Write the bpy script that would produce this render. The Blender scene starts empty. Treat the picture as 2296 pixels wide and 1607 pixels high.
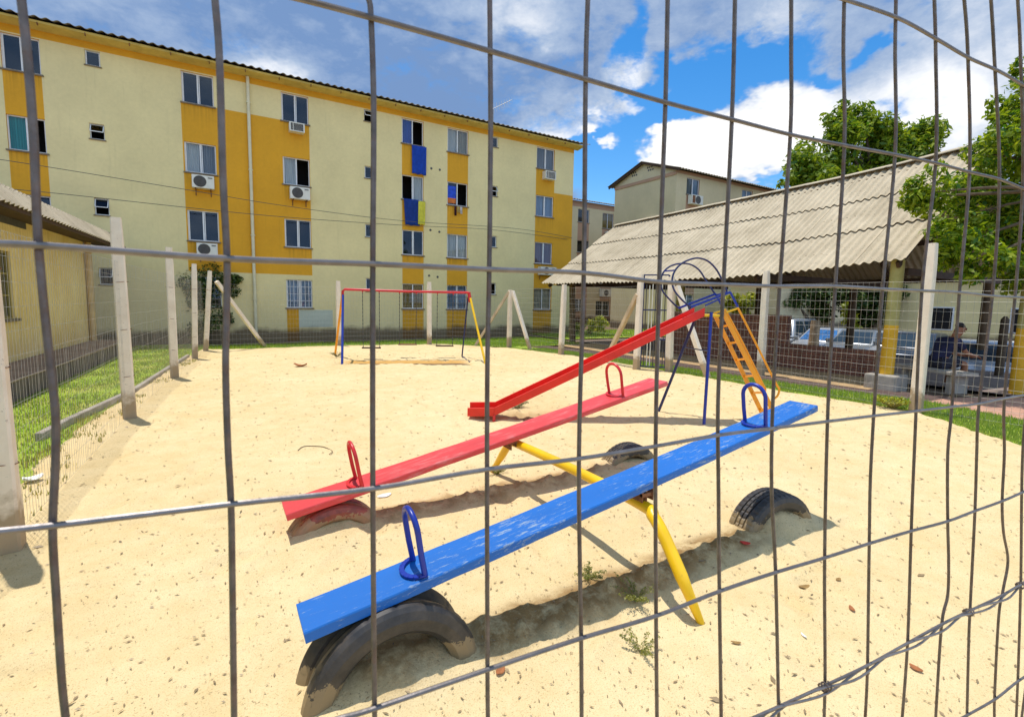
import bpy, bmesh, math, random
import numpy as np
from mathutils import Vector, Matrix, noise as mnoise
R=math.radians
random.seed(7); rng=np.random.default_rng(7)
scene=bpy.context.scene
col=scene.collection
V=Vector
# ------------------------------------------------------------------ camera
F0=1100.; PCX,PCY=1148.,785.; CAMH=1.6
th=R(5.7); ro=R(1.03); hd=R(31.15)
fh=V((math.sin(hd),math.cos(hd),0)); rt=V((math.cos(hd),-math.sin(hd),0)); up=V((0,0,1))
FW=fh*math.cos(th)-up*math.sin(th); UU=up*math.cos(th)+fh*math.sin(th)
RR=rt*math.cos(ro)+UU*math.sin(ro); UP=UU*math.cos(ro)-rt*math.sin(ro)
CAM=V((0,0,CAMH))
cd=bpy.data.cameras.new('camera'); cam=bpy.data.objects.new('camera',cd); col.objects.link(cam)
m=Matrix.Identity(4)
for i in range(3): m[i][0]=RR[i]; m[i][1]=UP[i]; m[i][2]=-FW[i]; m[i][3]=CAM[i]
cam.matrix_world=m
cd.sensor_fit='HORIZONTAL'; cd.sensor_width=36; cd.lens=36*F0/2296
cd.shift_y=-18.5/2296; cd.clip_start=.02; cd.clip_end=2000
cd.dof.use_dof=True; cd.dof.focus_distance=6.; cd.dof.aperture_fstop=30
scene.camera=cam
# real-world positions recovered from the survey of the place (image ray met with a plane)
def ray(x,y): return FW+RR*((x-PCX)/F0)-UP*((y-PCY)/F0)
def g(x,y,z=0.): d=ray(x,y); return CAM+d*((z-CAMH)/d.z)
def atY(x,y,Y): d=ray(x,y); return CAM+d*(Y/d.y)
def atX(x,y,X): d=ray(x,y); return CAM+d*(X/d.x)
def atD(x,y,D): return CAM+ray(x,y)*D
# ------------------------------------------------------------------ helpers
class MB:
    def __init__(s): s.v=[]; s.f=[]; s.mi=[]
    def face(s,pts,m=0):
        b=len(s.v); s.v.extend([tuple(p) for p in pts]); s.f.append(tuple(range(b,b+len(pts)))); s.mi.append(m)
    def hexa(s,P,m=0):      # 8 points: bottom 4 ccw, top 4 ccw
        b=len(s.v); s.v.extend([tuple(p) for p in P])
        for q in ((3,2,1,0),(4,5,6,7),(0,1,5,4),(1,2,6,5),(2,3,7,6),(3,0,4,7)):
            s.f.append(tuple(b+i for i in q)); s.mi.append(m)
    def box(s,x0,x1,y0,y1,z0,z1,m=0):
        s.hexa([(x0,y0,z0),(x1,y0,z0),(x1,y1,z0),(x0,y1,z0),(x0,y0,z1),(x1,y0,z1),(x1,y1,z1),(x0,y1,z1)],m)
    def bar(s,p,q,w,h,side=None,m=0,w2=None,h2=None):   # rectangular bar p->q
        p=V(p);q=V(q);d=(q-p).normalized()
        a=V(side) if side is not None else (V((0,0,1)) if abs(d.z)<.9 else V((1,0,0)))
        a=(a-d*a.dot(d)).normalized(); b=d.cross(a)
        w2=w if w2 is None else w2; h2=h if h2 is None else h2
        s.hexa([p-a*w/2-b*h/2,p+a*w/2-b*h/2,p+a*w/2+b*h/2,p-a*w/2+b*h/2,
                q-a*w2/2-b*h2/2,q+a*w2/2-b*h2/2,q+a*w2/2+b*h2/2,q-a*w2/2+b*h2/2],m)
    def tube(s,path,r,n=8,m=0,closed=False,caps=True):
        P=[V(p) for p in path]; k=len(P)
        if not hasattr(r,'__len__'): r=[r]*k
        t0=(P[1]-P[0]).normalized()
        a=V((0,0,1)) if abs(t0.z)<.9 else V((1,0,0))
        a=(a-t0*a.dot(t0)).normalized()
        rings=[]
        for i in range(k):
            if closed: t=(P[(i+1)%k]-P[i-1])
            else: t=P[min(i+1,k-1)]-P[max(i-1,0)]
            t=t.normalized(); a=(a-t*a.dot(t))
            a=a.normalized() if a.length>1e-6 else t.orthogonal().normalized()
            b=t.cross(a); base=len(s.v)
            for j in range(n):
                an=2*math.pi*j/n
                s.v.append(tuple(P[i]+(a*math.cos(an)+b*math.sin(an))*r[i]))
            rings.append(base)
        for i in range(k if closed else k-1):
            A=rings[i];B=rings[(i+1)%k]
            for j in range(n):
                s.f.append((A+j,A+(j+1)%n,B+(j+1)%n,B+j)); s.mi.append(m)
        if caps and not closed:
            s.f.append(tuple(rings[0]+j for j in reversed(range(n)))); s.mi.append(m)
            s.f.append(tuple(rings[-1]+j for j in range(n))); s.mi.append(m)
    def grid(s,fn,nu,nv,m=0,flip=False):
        b=len(s.v)
        for i in range(nu):
            for j in range(nv): s.v.append(tuple(fn(i,j)))
        for i in range(nu-1):
            for j in range(nv-1):
                q=(b+i*nv+j,b+(i+1)*nv+j,b+(i+1)*nv+j+1,b+i*nv+j+1)
                s.f.append(q[::-1] if flip else q); s.mi.append(m)
    def build(s,name,mats,parent=None,smooth=False,bevel=0,origin=None,angle=40):
        o0=V((0,0,0))
        if origin is not None: o0=V(origin)
        p=parent
        while p is not None: o0=o0+p.location; p=p.parent
        me=bpy.data.meshes.new(name)
        me.from_pydata([(x-o0.x,y-o0.y,z-o0.z) for x,y,z in s.v],[],s.f)
        if not isinstance(mats,(list,tuple)): mats=[mats]
        for mm in mats: me.materials.append(mm)
        me.polygons.foreach_set('material_index',s.mi)
        if smooth:
            me.polygons.foreach_set('use_smooth',[True]*len(s.f))
            if angle<180: me.set_sharp_from_angle(angle=R(angle))
        me.update()
        o=bpy.data.objects.new(name,me); col.objects.link(o)
        if origin is not None: o.location=V(origin)
        if parent is not None: o.parent=parent
        if bevel:
            b=o.modifiers.new('bevel','BEVEL'); b.width=bevel; b.segments=2; b.limit_method='ANGLE'; b.angle_limit=R(35)
        return o
def tag(o,label=None,cat=None,group=None,kind=None):
    if label: o['label']=label
    if cat: o['category']=cat
    if group: o['group']=group
    if kind: o['kind']=kind
    return o
def empty(name,loc,label,cat,group=None):
    o=bpy.data.objects.new(name,None); o.empty_display_size=.2; col.objects.link(o); o.location=V(loc)
    return tag(o,label,cat,group)
def copy_tree(o,parent=None):
    c=o.copy(); col.objects.link(c); c.parent=parent
    for ch in list(o.children): copy_tree(ch,c)
    return c
def fbm(x,y,z=0.,o=3):
    return mnoise.fractal(V((x,y,z)),1.,2.,o)
def smooth01(a,b,x):
    t=max(0.,min(1.,(x-a)/(b-a))); return t*t*(3-2*t)
def numesh(name,verts,faces,mat,parent=None):
    verts=np.asarray(verts,np.float32); faces=np.asarray(faces,np.int32)
    me=bpy.data.meshes.new(name); n=faces.shape[1]
    me.vertices.add(len(verts)); me.vertices.foreach_set('co',verts.ravel())
    me.loops.add(faces.size); me.loops.foreach_set('vertex_index',faces.ravel())
    me.polygons.add(len(faces)); me.polygons.foreach_set('loop_start',np.arange(0,faces.size,n,dtype=np.int32))
    me.materials.append(mat); me.update(calc_edges=True); me.validate()
    o=bpy.data.objects.new(name,me); col.objects.link(o)
    if parent is not None: o.parent=parent
    return o
# ------------------------------------------------------------------ materials
class NT:
    def __init__(s,name):
        s.m=bpy.data.materials.new(name); s.m.use_nodes=True; s.t=s.m.node_tree; s.t.nodes.clear()
        s.out=s.n('ShaderNodeOutputMaterial'); s.p=s.n('ShaderNodeBsdfPrincipled'); s.l(s.p.outputs[0],s.out.inputs[0])
    def n(s,k,**kw):
        x=s.t.nodes.new(k)
        for a,b in kw.items(): setattr(x,a,b)
        return x
    def l(s,a,b): s.t.links.new(a,b)
    def coord(s,kind='Object',scale=(1,1,1)):
        c=s.n('ShaderNodeTexCoord'); mp=s.n('ShaderNodeMapping'); mp.inputs['Scale'].default_value=scale
        s.l(c.outputs[kind],mp.inputs[0]); return mp.outputs[0]
    def noise(s,v,scale,detail=4,rough=.6,dist=0):
        x=s.n('ShaderNodeTexNoise'); x.inputs['Scale'].default_value=scale; x.inputs['Detail'].default_value=detail
        x.inputs['Roughness'].default_value=rough; x.inputs['Distortion'].default_value=dist; s.l(v,x.inputs['Vector']); return x.outputs[0]
    def ramp(s,f,a,b,ca=(0,0,0,1),cb=(1,1,1,1)):
        x=s.n('ShaderNodeValToRGB'); e=x.color_ramp.elements; e[0].position=a; e[1].position=b; e[0].color=ca; e[1].color=cb
        s.l(f,x.inputs[0]); return x.outputs[0]
    def mix(s,f,a,b,mode='MIX'):
        x=s.n('ShaderNodeMix',data_type='RGBA',blend_type=mode)
        for i,val in ((0,f),(6,a),(7,b)):
            if isinstance(val,(int,float)): x.inputs[i].default_value=val
            elif isinstance(val,tuple): x.inputs[i].default_value=val if len(val)==4 else (*val,1)
            else: s.l(val,x.inputs[i])
        return x.outputs[2]
    def math(s,op,a,b=None):
        x=s.n('ShaderNodeMath',operation=op)
        for i,val in ((0,a),(1,b)):
            if val is None: continue
            if isinstance(val,(int,float)): x.inputs[i].default_value=val
            else: s.l(val,x.inputs[i])
        return x.outputs[0]
    def bump(s,h,strength=.3,dist=.01):
        b=s.n('ShaderNodeBump'); b.inputs['Strength'].default_value=strength; b.inputs['Distance'].default_value=dist
        s.l(h,b.inputs['Height']); s.l(b.outputs[0],s.p.inputs['Normal'])
    def set(s,**kw):
        for k,val in kw.items():
            i=s.p.inputs[k.replace('_',' ')]
            if isinstance(val,(int,float)): i.default_value=val
            elif isinstance(val,tuple): i.default_value=(*val,1)
            else: s.l(val,i)
def sc(c,k): return tuple(min(1,x*k) for x in c)
def simple(name,c,rough=.7,var=.18,scale=6.,bump=.15,bscale=40.,metal=0.,spec=.4,dist=.004,kind='Object',dirt=None,dirt_amt=.5,stretch=(1,1,1)):
    t=NT(name); v=t.coord(kind,stretch)
    n=t.noise(v,scale); cc=t.ramp(n,.3,.72,(*sc(c,1-var),1),(*sc(c,1+var),1))
    if dirt is not None:
        n2=t.noise(v,scale*.7,6,.7,.6); f=t.ramp(n2,.5,.72); f=t.math('MULTIPLY',f,dirt_amt); cc=t.mix(f,cc,dirt)
    t.set(Base_Color=cc,Roughness=rough,Metallic=metal); t.p.inputs['Specular IOR Level'].default_value=spec
    if bump: t.bump(t.noise(v,bscale,3),bump,dist)
    return t.m
def worn_paint(name,c,under,amt=.5,scale=7.,stretch=(.25,1,1),rough=.45,lo=.55,hi=.68):
    t=NT(name); v=t.coord('Object',stretch)
    a=t.noise(v,scale,8,.75,.3); b=t.noise(t.coord('Object',(1,1,1)),1.6,3)
    f=t.ramp(t.math('ADD',t.math('MULTIPLY',a,.75),t.math('MULTIPLY',b,.3)),lo,hi)
    f=t.math('MULTIPLY',f,amt)
    base=t.ramp(t.noise(v,3.,3),.3,.7,(*sc(c,.85),1),(*sc(c,1.15),1))
    t.set(Base_Color=t.mix(f,base,under),Roughness=rough)
    t.bump(t.math('ADD',t.noise(v,40,4),f),.25,.002)
    return t.m
M={}
def wall_mat(name,c,drip=False):
    t=NT(name); v=t.coord('Object'); pos=t.n('ShaderNodeNewGeometry'); sx=t.n('ShaderNodeSeparateXYZ'); t.l(pos.outputs['Position'],sx.inputs[0])
    n=t.noise(v,.7,5,.6); fine=t.noise(v,9,5)
    cc=t.ramp(n,.3,.75,(*sc(c,.88),1),(*sc(c,1.07),1))
    cc=t.mix(.12,cc,t.ramp(fine,.35,.7,(*sc(c,.6),1),(*sc(c,1.1),1)))
    st=t.noise(t.coord('Object',(2.2,2.2,.14)),3.,5,.65); st=t.math('MULTIPLY',t.ramp(st,.58,.78),.2)   # run-off streaks
    if drip:      # rain drips under the sills, one band per storey
        tot=None
        for cx_,hw in ((-4.62,.5),(-.25,.55),(2.8,.55),(7.35,.56),(9.42,.58),(14.13,.6)):
            a=t.ramp(t.math('DIVIDE',t.math('ABSOLUTE',t.math('SUBTRACT',sx.outputs[0],cx_)),hw),.8,1.,(1,1,1,1),(0,0,0,1)); tot=a if tot is None else t.math('ADD',tot,a)
        ph=t.math('FRACT',t.math('DIVIDE',t.math('SUBTRACT',8.04,sx.outputs[2]),2.275)); fall=t.math('MULTIPLY',t.math('EXPONENT',t.math('MULTIPLY',ph,-7.)),t.math('LESS_THAN',sx.outputs[2],8.04))
        dn_=t.ramp(t.noise(t.coord('Object',(9,9,.25)),1.6,4,.6),.38,.66); st=t.math('MAXIMUM',st,t.math('MULTIPLY',t.math('MULTIPLY',tot,fall),t.math('MULTIPLY',dn_,.75)))
    cc=t.mix(st,cc,sc(c,.45))
    z=t.math('ADD',sx.outputs[2],t.math('MULTIPLY',t.noise(v,1.3,5),-.55))
    f=t.ramp(z,-.15,.22,(1,1,1,1),(0,0,0,1)); cc=t.mix(t.math('MULTIPLY',f,.85),cc,(.085,.05,.03))   # rising damp and splashed soil
    t.set(Base_Color=cc,Roughness=.85); t.bump(t.noise(v,60,3),.12,.004); return t.m
M['cream']=wall_mat('cream_plaster',(.81,.675,.34),True)
M['orange']=wall_mat('ochre_plaster',(.74,.36,.016),True)
M['pale']=wall_mat('pale_patch_plaster',(.55,.58,.46))
M['cream2']=wall_mat('grey_cream_plaster',(.68,.57,.35))
M['salmon']=wall_mat('salmon_plaster',(.50,.30,.19))
M['soffit']=simple('soffit_paint',(.62,.47,.13),.8,.15,3)
M['dark']=simple('dark_room',(.012,.01,.01),.9,.1,3,0)
M['alu']=simple('window_frame_paint',(.72,.72,.72),.4,.06,8,0)
M['sill']=simple('sill_concrete',(.22,.17,.11),.9,.3,7)
t=NT('window_glass'); 
gl=t.n('ShaderNodeBsdfGlossy'); gl.inputs['Roughness'].default_value=.03; gl.inputs[0].default_value=(.75,.85,1,1)
tr=t.n('ShaderNodeBsdfTransparent'); tr.inputs[0].default_value=(.62,.66,.68,1); mx=t.n('ShaderNodeMixShader'); mx.inputs[0].default_value=.055
t.l(tr.outputs[0],mx.inputs[1]); t.l(gl.outputs[0],mx.inputs[2]); t.l(mx.outputs[0],t.out.inputs[0]); M['glass']=t.m
def curtain(n,c): M[n]=simple(n,c,.9,.2,3,0,stretch=(6,6,.3))
curtain('curtain_white',(.75,.74,.70)); curtain('curtain_blue',(.02,.10,.55)); curtain('curtain_green',(.05,.42,.36)); curtain('curtain_grey',(.32,.32,.33))
curtain('curtain_beige',(.50,.44,.32)); curtain('curtain_tan',(.50,.33,.10)); curtain('curtain_pattern',(.36,.26,.30)); curtain('curtain_steel',(.35,.45,.6))
M['white_plastic']=simple('white_plastic',(.70,.68,.60),.5,.08,5,0)
M['grille']=simple('dark_grille',(.09,.085,.08),.6,.2,10,0)
M['rust']=simple('rusty_steel',(.22,.09,.04),.8,.4,18,.4)
M['pipe']=simple('drainpipe_paint',(.68,.62,.42),.5,.1,4,0)
M['fibro']=None
t=NT('fibre_cement'); v=t.coord('Object'); n=t.noise(v,1.1,5,.65); cc=t.ramp(n,.3,.72,(.38,.31,.205,1),(.57,.48,.34,1))
sp=t.ramp(t.noise(v,24,5,.75),.57,.66); cc=t.mix(t.math('MULTIPLY',sp,.6),cc,(.09,.075,.05))
sp2=t.ramp(t.noise(t.coord('Object',(.5,2,.5)),4,5,.7),.6,.75); cc=t.mix(t.math('MULTIPLY',sp2,.4),cc,(.14,.11,.08))
t.set(Base_Color=cc,Roughness=.92); t.bump(t.noise(v,50,4),.3,.006); M['fibro']=t.m
M['tiles_dark']=simple('weathered_roof_sheet',(.27,.24,.20),.9,.3,3,.2)
M['timber']=simple('dark_timber',(.07,.038,.022),.8,.35,6,.3,stretch=(1,.2,1))
t=NT('red_brick'); v=t.coord('Object',(1,1,1)); sx=t.n('ShaderNodeSeparateXYZ'); t.l(v,sx.inputs[0]); cb=t.n('ShaderNodeCombineXYZ'); t.l(t.math('ADD',sx.outputs[1],sx.outputs[0]),cb.inputs[0]); t.l(sx.outputs[2],cb.inputs[1])
br=t.n('ShaderNodeTexBrick'); t.l(cb.outputs[0],br.inputs['Vector']); br.inputs['Scale'].default_value=1; br.inputs['Brick Width'].default_value=.22; br.inputs['Row Height'].default_value=.075; br.inputs['Mortar Size'].default_value=.008
br.inputs['Color1'].default_value=(.24,.08,.042,1); br.inputs['Color2'].default_value=(.15,.052,.03,1); br.inputs['Mortar'].default_value=(.2,.15,.12,1)
cc=t.mix(.4,br.outputs[0],t.ramp(t.noise(v,5,5),.35,.7,(.05,.025,.02,1),(.26,.11,.07,1))); t.set(Base_Color=cc,Roughness=.9); t.bump(br.outputs['Fac'],-.5,.006); M['brick']=t.m
M['conc']=None
t=NT('whitewashed_concrete'); v=t.coord('Object'); geo=t.n('ShaderNodeNewGeometry'); sx=t.n('ShaderNodeSeparateXYZ'); t.l(geo.outputs['Position'],sx.inputs[0])
cc=t.ramp(t.noise(v,5,5),.3,.7,(.76,.64,.50,1),(.88,.77,.63,1))
sp=t.ramp(t.noise(v,34,4,.7),.63,.70); cc=t.mix(t.math('MULTIPLY',sp,.55),cc,(.22,.17,.13))
f=t.ramp(t.math('ADD',sx.outputs[2],t.math('MULTIPLY',t.noise(v,6,4),-.5)),.0,.12,(1,1,1,1),(0,0,0,1)); cc=t.mix(t.math('MULTIPLY',f,.8),cc,(.30,.20,.09))
t.set(Base_Color=cc,Roughness=.9); t.bump(t.noise(v,30,5),.35,.008); M['conc']=t.m
M['wood_brace']=simple('bleached_timber',(.55,.42,.27),.85,.2,6,.3,stretch=(1,1,.3),dirt=(.2,.15,.1),dirt_amt=.4)
M['galv']=simple('galvanised_wire',(.15,.122,.112),.45,.35,120,.2,150,metal=.35,spec=.5,dirt=(.16,.06,.03),dirt_amt=.5)
M['galv_sunlit']=simple('sunlit_galvanised_wire',(.20,.18,.175),.36,.2,120,.05,150,metal=.6,spec=.5)  # lighter, glossier copy for level wires; sun glint built into the colour
M['galv_far']=simple('weathered_wire',(.42,.39,.33),.5,.2,30,0,metal=.3)
M['blue_plank']=worn_paint('worn_blue_paint',(.001,.125,.47),(.42,.48,.44),.6,60,(.2,1,1),.5,.57,.635)
M['red_plank']=worn_paint('worn_red_paint',(.66,.05,.055),(.62,.30,.28),.5,30,(.16,1,1),.45,.54,.66)
M['blue']=worn_paint('chipped_blue_paint',(.008,.03,.30),(.10,.07,.08),.7,30,(1,1,1),.35,.60,.68)
M['navy']=worn_paint('navy_paint',(.012,.02,.10),(.06,.05,.05),.7,30,(1,1,1),.4,.58,.68)
M['red']=worn_paint('slide_red_paint',(.72,.022,.010),(.45,.1,.06),.4,14,(1,1,1),.35,.60,.72)
M['redframe']=worn_paint('red_gloss_paint',(.62,.02,.028),(.3,.05,.04),.4,20,(1,1,1),.35,.6,.7)
M['yellow']=worn_paint('yellow_paint',(.86,.52,.006),(.5,.28,.03),.5,14,(1,1,1),.35,.60,.72)
M['amber']=worn_paint('amber_paint',(.86,.34,.006),(.45,.2,.03),.5,14,(1,1,1),.4,.60,.72)
M['yellow_post']=None
t=NT('ochre_post_paint'); v=t.coord('Object'); geo=t.n('ShaderNodeNewGeometry'); sx=t.n('ShaderNodeSeparateXYZ'); t.l(geo.outputs['Position'],sx.inputs[0])
f=t.ramp(t.math('ADD',sx.outputs[2],t.math('MULTIPLY',t.noise(v,8,2),.05)),.0,1.,(0,0,0,1),(1,1,1,1)); f=t.math('GREATER_THAN',t.math('ADD',sx.outputs[2],t.math('MULTIPLY',t.noise(v,8,2),.05)),1.28)
cc=t.mix(f,t.ramp(t.noise(v,5,5),.3,.7,(.62,.33,.012,1),(.78,.44,.02,1)),t.ramp(t.noise(v,5,5),.3,.7,(.33,.29,.09,1),(.44,.39,.15,1)))
t.set(Base_Color=cc,Roughness=.7); t.bump(t.noise(v,30,4),.2,.005); M['yellow_post']=t.m
def rubber(name,c,dust,amt):   # sand cakes the rubber near the ground
    t=NT(name); v=t.coord('Object'); n=t.noise(v,7,6,.7); f=t.math('MULTIPLY',t.ramp(n,.42,.72),amt)
    cc=t.mix(f,t.ramp(t.noise(v,20,4),.3,.7,(*sc(c,.75),1),(*sc(c,1.3),1)),dust); ge=t.n('ShaderNodeNewGeometry'); sz=t.n('ShaderNodeSeparateXYZ'); t.l(ge.outputs['Position'],sz.inputs[0]); k=t.ramp(t.math('ADD',sz.outputs[2],t.math('MULTIPLY',t.noise(v,16,5,.7),-.22)),-.24,-.03,(1,1,1,1),(0,0,0,1)); cc=t.mix(t.math('MULTIPLY',k,.55),cc,(.42,.30,.15)); t.set(Base_Color=cc,Roughness=.5); t.p.inputs['Specular IOR Level'].default_value=.55
    t.bump(t.noise(v,90,3),.15,.002); return t.m
M['rubber']=rubber('dusty_black_rubber',(.022,.021,.022),(.20,.15,.10),.32)
M['rubber_red']=rubber('red_painted_rubber',(.30,.055,.035),(.05,.03,.025),.9)
M['rubber_worn']=rubber('worn_grey_rubber',(.09,.088,.09),(.34,.31,.28),.8)
# sand
t=NT('dry_sand'); v=t.coord('Object')
n=t.noise(v,.55,5,.6); cc=t.ramp(n,.3,.72,(.655,.495,.25,1),(.78,.63,.37,1))
n1=t.noise(v,4.,6,.7); cc=t.mix(.35,cc,t.ramp(n1,.32,.7,(.56,.39,.17,1),(.79,.64,.39,1)))
gr=t.noise(v,170,2,.7); cc=t.mix(t.math('MULTIPLY',t.ramp(gr,.56,.68),.55),cc,(.30,.19,.07))
sp=t.noise(v,55,3,.8); cc=t.mix(t.math('MULTIPLY',t.ramp(sp,.63,.69),.8),cc,(.13,.085,.04))
at=t.n('ShaderNodeAttribute',attribute_name='damp'); cc=t.mix(t.math('MULTIPLY',at.outputs['Fac'],.85),cc,(.60,.31,.07))
at2=t.n('ShaderNodeAttribute',attribute_name='soil'); cc=t.mix(t.math('MULTIPLY',at2.outputs['Fac'],t.ramp(t.noise(v,9,5,.7),.25,.55)),cc,(.27,.16,.062))  # turned soil tint, which also darkens the sand where plank shadows fall
t.set(Base_Color=cc,Roughness=.95); t.p.inputs['Specular IOR Level'].default_value=.15
h=t.math('ADD',t.noise(v,7,4,.6),t.math('MULTIPLY',t.noise(v,60,4,.7),.35)); t.bump(h,.55,.03); M['sand']=t.m
M['soil']=simple('dark_soil',(.13,.085,.05),.95,.35,2,.4,20,dist=.02,dirt=(.28,.2,.12),dirt_amt=.6)
M['tan_soil']=simple('tan_soil',(.42,.28,.14),.95,.25,3,.4,20,dist=.02)
M['gutter']=simple('dark_paving',(.10,.062,.05),.9,.3,4,.3,18,dist=.01)  # dark tone of the paved band beside the lawn
M['paving']=simple('pink_paving',(.50,.27,.18),.9,.22,5,.3,25,dist=.01,dirt=(.2,.12,.09),dirt_amt=.4)
M['asphalt']=simple('parking_asphalt',(.09,.08,.075),.9,.25,1.5,.3,40)
M['slab']=simple('slab_concrete',(.20,.15,.125),.9,.25,2.5,.3,20,dirt=(.09,.07,.06),dirt_amt=.5)
M['grey_conc']=simple('grey_concrete',(.36,.32,.27),.9,.25,4,.3,20,dirt=(.12,.1,.08),dirt_amt=.6)
t=NT('lawn_turf'); v=t.coord('Object'); cc=t.ramp(t.noise(v,3.5,6,.7),.3,.7,(.20,.33,.012,1),(.38,.48,.04,1)); cc=t.mix(t.ramp(t.noise(v,.9,5,.7),.48,.75),cc,(.46,.42,.10)); t.set(Base_Color=cc,Roughness=.95); t.bump(t.noise(v,60,4),.6,.03); M['turf']=t.m
def leafmat(name,a,b,tl=.35):
    t=NT(name); ge=t.n('ShaderNodeNewGeometry'); cc=t.ramp(ge.outputs['Random Per Island'],.05,.95,(*a,1),(*b,1))
    d=t.n('ShaderNodeBsdfTranslucent'); t.l(t.mix(.0,cc,cc),d.inputs[0]); ge=t.n('ShaderNodeNewGeometry'); sz=t.n('ShaderNodeSeparateXYZ'); t.l(ge.outputs['Position'],sz.inputs[0]); k=t.ramp(t.math('ADD',sz.outputs[2],t.math('MULTIPLY',t.noise(v,16,5,.7),-.22)),-.24,-.03,(1,1,1,1),(0,0,0,1)); cc=t.mix(t.math('MULTIPLY',k,.55),cc,(.42,.30,.15)); t.set(Base_Color=cc,Roughness=.5); mx=t.n('ShaderNodeMixShader'); mx.inputs[0].default_value=tl
    t.l(t.p.outputs[0],mx.inputs[1]); t.l(d.outputs[0],mx.inputs[2]); t.l(mx.outputs[0],t.out.inputs[0]); return t.m
M['grass']=leafmat('grass_blade',(.15,.38,.012),(.40,.58,.03),.48)
M['grass_dry']=leafmat('dry_grass_blade',(.26,.34,.02),(.52,.46,.09),.45)
M['leaf_lit']=leafmat('tree_leaf',(.06,.16,.008),(.38,.45,.02),.5)
M['leaf_right']=leafmat('glossy_tree_leaf',(.055,.16,.006),(.40,.48,.015),.5)
M['leaf_dark']=leafmat('dark_leaf',(.02,.055,.008),(.12,.17,.02),.3)
M['leaf_yellow']=leafmat('yellow_green_leaf',(.16,.22,.01),(.55,.52,.03),.4)
M['bark']=simple('bark',(.12,.085,.055),.95,.35,5,.5,14,dist=.02,stretch=(1,1,.3))
M['litter']=leafmat('litter_fleck',(.03,.02,.01),(.20,.115,.045),.0)
# ------------------------------------------------------------------ light and sky
w=bpy.data.worlds.new('World'); scene.world=w; w.use_nodes=True; w.cycles.sampling_method='MANUAL'; w.cycles.sample_map_resolution=512
T=w.node_tree; T.nodes.clear()
def N(k,**kw):
    x=T.nodes.new(k)
    for a,b in kw.items(): setattr(x,a,b)
    return x
def L(a,b): T.links.new(a,b)
def mth(op,a,b=None,c=None):
    x=N('ShaderNodeMath',operation=op)
    for i,val in enumerate((a,b,c)):
        if val is None: continue
        if isinstance(val,(int,float)): x.inputs[i].default_value=val
        else: L(val,x.inputs[i])
    return x.outputs[0]
SUN=V((-.24,.55,2.55)).normalized()
sky=N('ShaderNodeTexSky',sky_type='NISHITA'); sky.sun_disc=False; sky.sun_elevation=math.asin(SUN.z); sky.sun_rotation=math.atan2(SUN.x,SUN.y)
sky.air_density=1.; sky.dust_density=.3; sky.ozone_density=3.
tc=N('ShaderNodeTexCoord'); sep=N('ShaderNodeSeparateXYZ'); L(tc.outputs['Generated'],sep.inputs[0])
az=mth('MULTIPLY',mth('ARCTAN2',sep.outputs[0],sep.outputs[1]),57.2958); el=mth('MULTIPLY',mth('ARCSINE',sep.outputs[2]),57.2958)
def noise(scale,detail,rough,vec=None,dist=0.):
    x=N('ShaderNodeTexNoise'); x.inputs['Scale'].default_value=scale; x.inputs['Detail'].default_value=detail; x.inputs['Roughness'].default_value=rough; x.inputs['Distortion'].default_value=dist
    L(vec if vec is not None else tc.outputs['Generated'],x.inputs['Vector']); return x.outputs[0]
mp=N('ShaderNodeMapping'); mp.inputs['Scale'].default_value=(1,1,1.9); L(tc.outputs['Generated'],mp.inputs[0])
nb=noise(7,7,.62,mp.outputs[0],.3); nf=noise(18,5,.65,mp.outputs[0],.2)
wob=mth('MULTIPLY',mth('SUBTRACT',noise(9,4,.6),.5),14); wob2=mth('MULTIPLY',mth('SUBTRACT',noise(9,4,.6,mp.outputs[0]),.5),9)
azw=mth('ADD',az,wob); elw=mth('ADD',el,wob2)
def blobs(lst):
    tot=None
    for (a,e,ra,re,s) in lst:
        d=mth('ADD',mth('POWER',mth('DIVIDE',mth('SUBTRACT',azw,a),ra),2),mth('POWER',mth('DIVIDE',mth('SUBTRACT',elw,e),re),2))
        k=mth('MULTIPLY',mth('EXPONENT',mth('MULTIPLY',d,-1)),s); tot=k if tot is None else mth('ADD',tot,k)
    return tot
gaps=blobs([(43.8,25.6,2.4,2.8,.7),(54.5,22.6,5.0,2.4,1.0),(49.0,20.5,3.5,2.2,.8),(40.5,15.6,6,2.8,.85),(43.5,11.5,4.5,3.2,1.0),(44,19.2,3,1.7,.5),(58.5,11.2,4,2.2,.8),(62,20.6,2.6,1.5,.7),(66,23.2,1.3,1.0,.6),(67,16.6,2,2.2,.6)])
puffs=blobs([(54,15.6,5,2.6,.75),(49,14.3,2.8,2.0,.7),(60,16.2,4.5,3.6,.75),(71,17,4.5,3.5,.7),(47.5,17.4,1.8,1.0,.55),(39.2,18.2,2.6,.8,.55)])
cov=mth('ADD',mth('SUBTRACT',mth('ADD',.74,mth('MULTIPLY',mth('SUBTRACT',nb,.5),1.1)),gaps),puffs)
cov=mth('ADD',cov,mth('MULTIPLY',mth('SUBTRACT',nf,.5),.75))
cr=N('ShaderNodeMapRange',interpolation_type='SMOOTHSTEP'); cr.inputs['From Min'].default_value=.26; cr.inputs['From Max'].default_value=.72; L(cov,cr.inputs['Value'])
white=blobs([(54,16,6.5,3.4,.85),(49,14,3.5,2.4,.75),(60,16.5,5,4,.65),(71,16.8,5.5,4,.7),(48,17.4,2.5,1.2,.6),(39.2,18.2,3,1,.5),(5,21,4.5,1.9,.45),(-12,25,5,2.5,.3),(35,18.5,6,2.6,.36),(32,28.5,6,2.6,.38),(44.5,21.8,3.0,3.2,.42),(75,25,8,5,.25),(58,25.5,5,3,.22)])
dk=blobs([(24,20.5,8,2.6,.16),(10,26,12,4,.10)])
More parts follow.
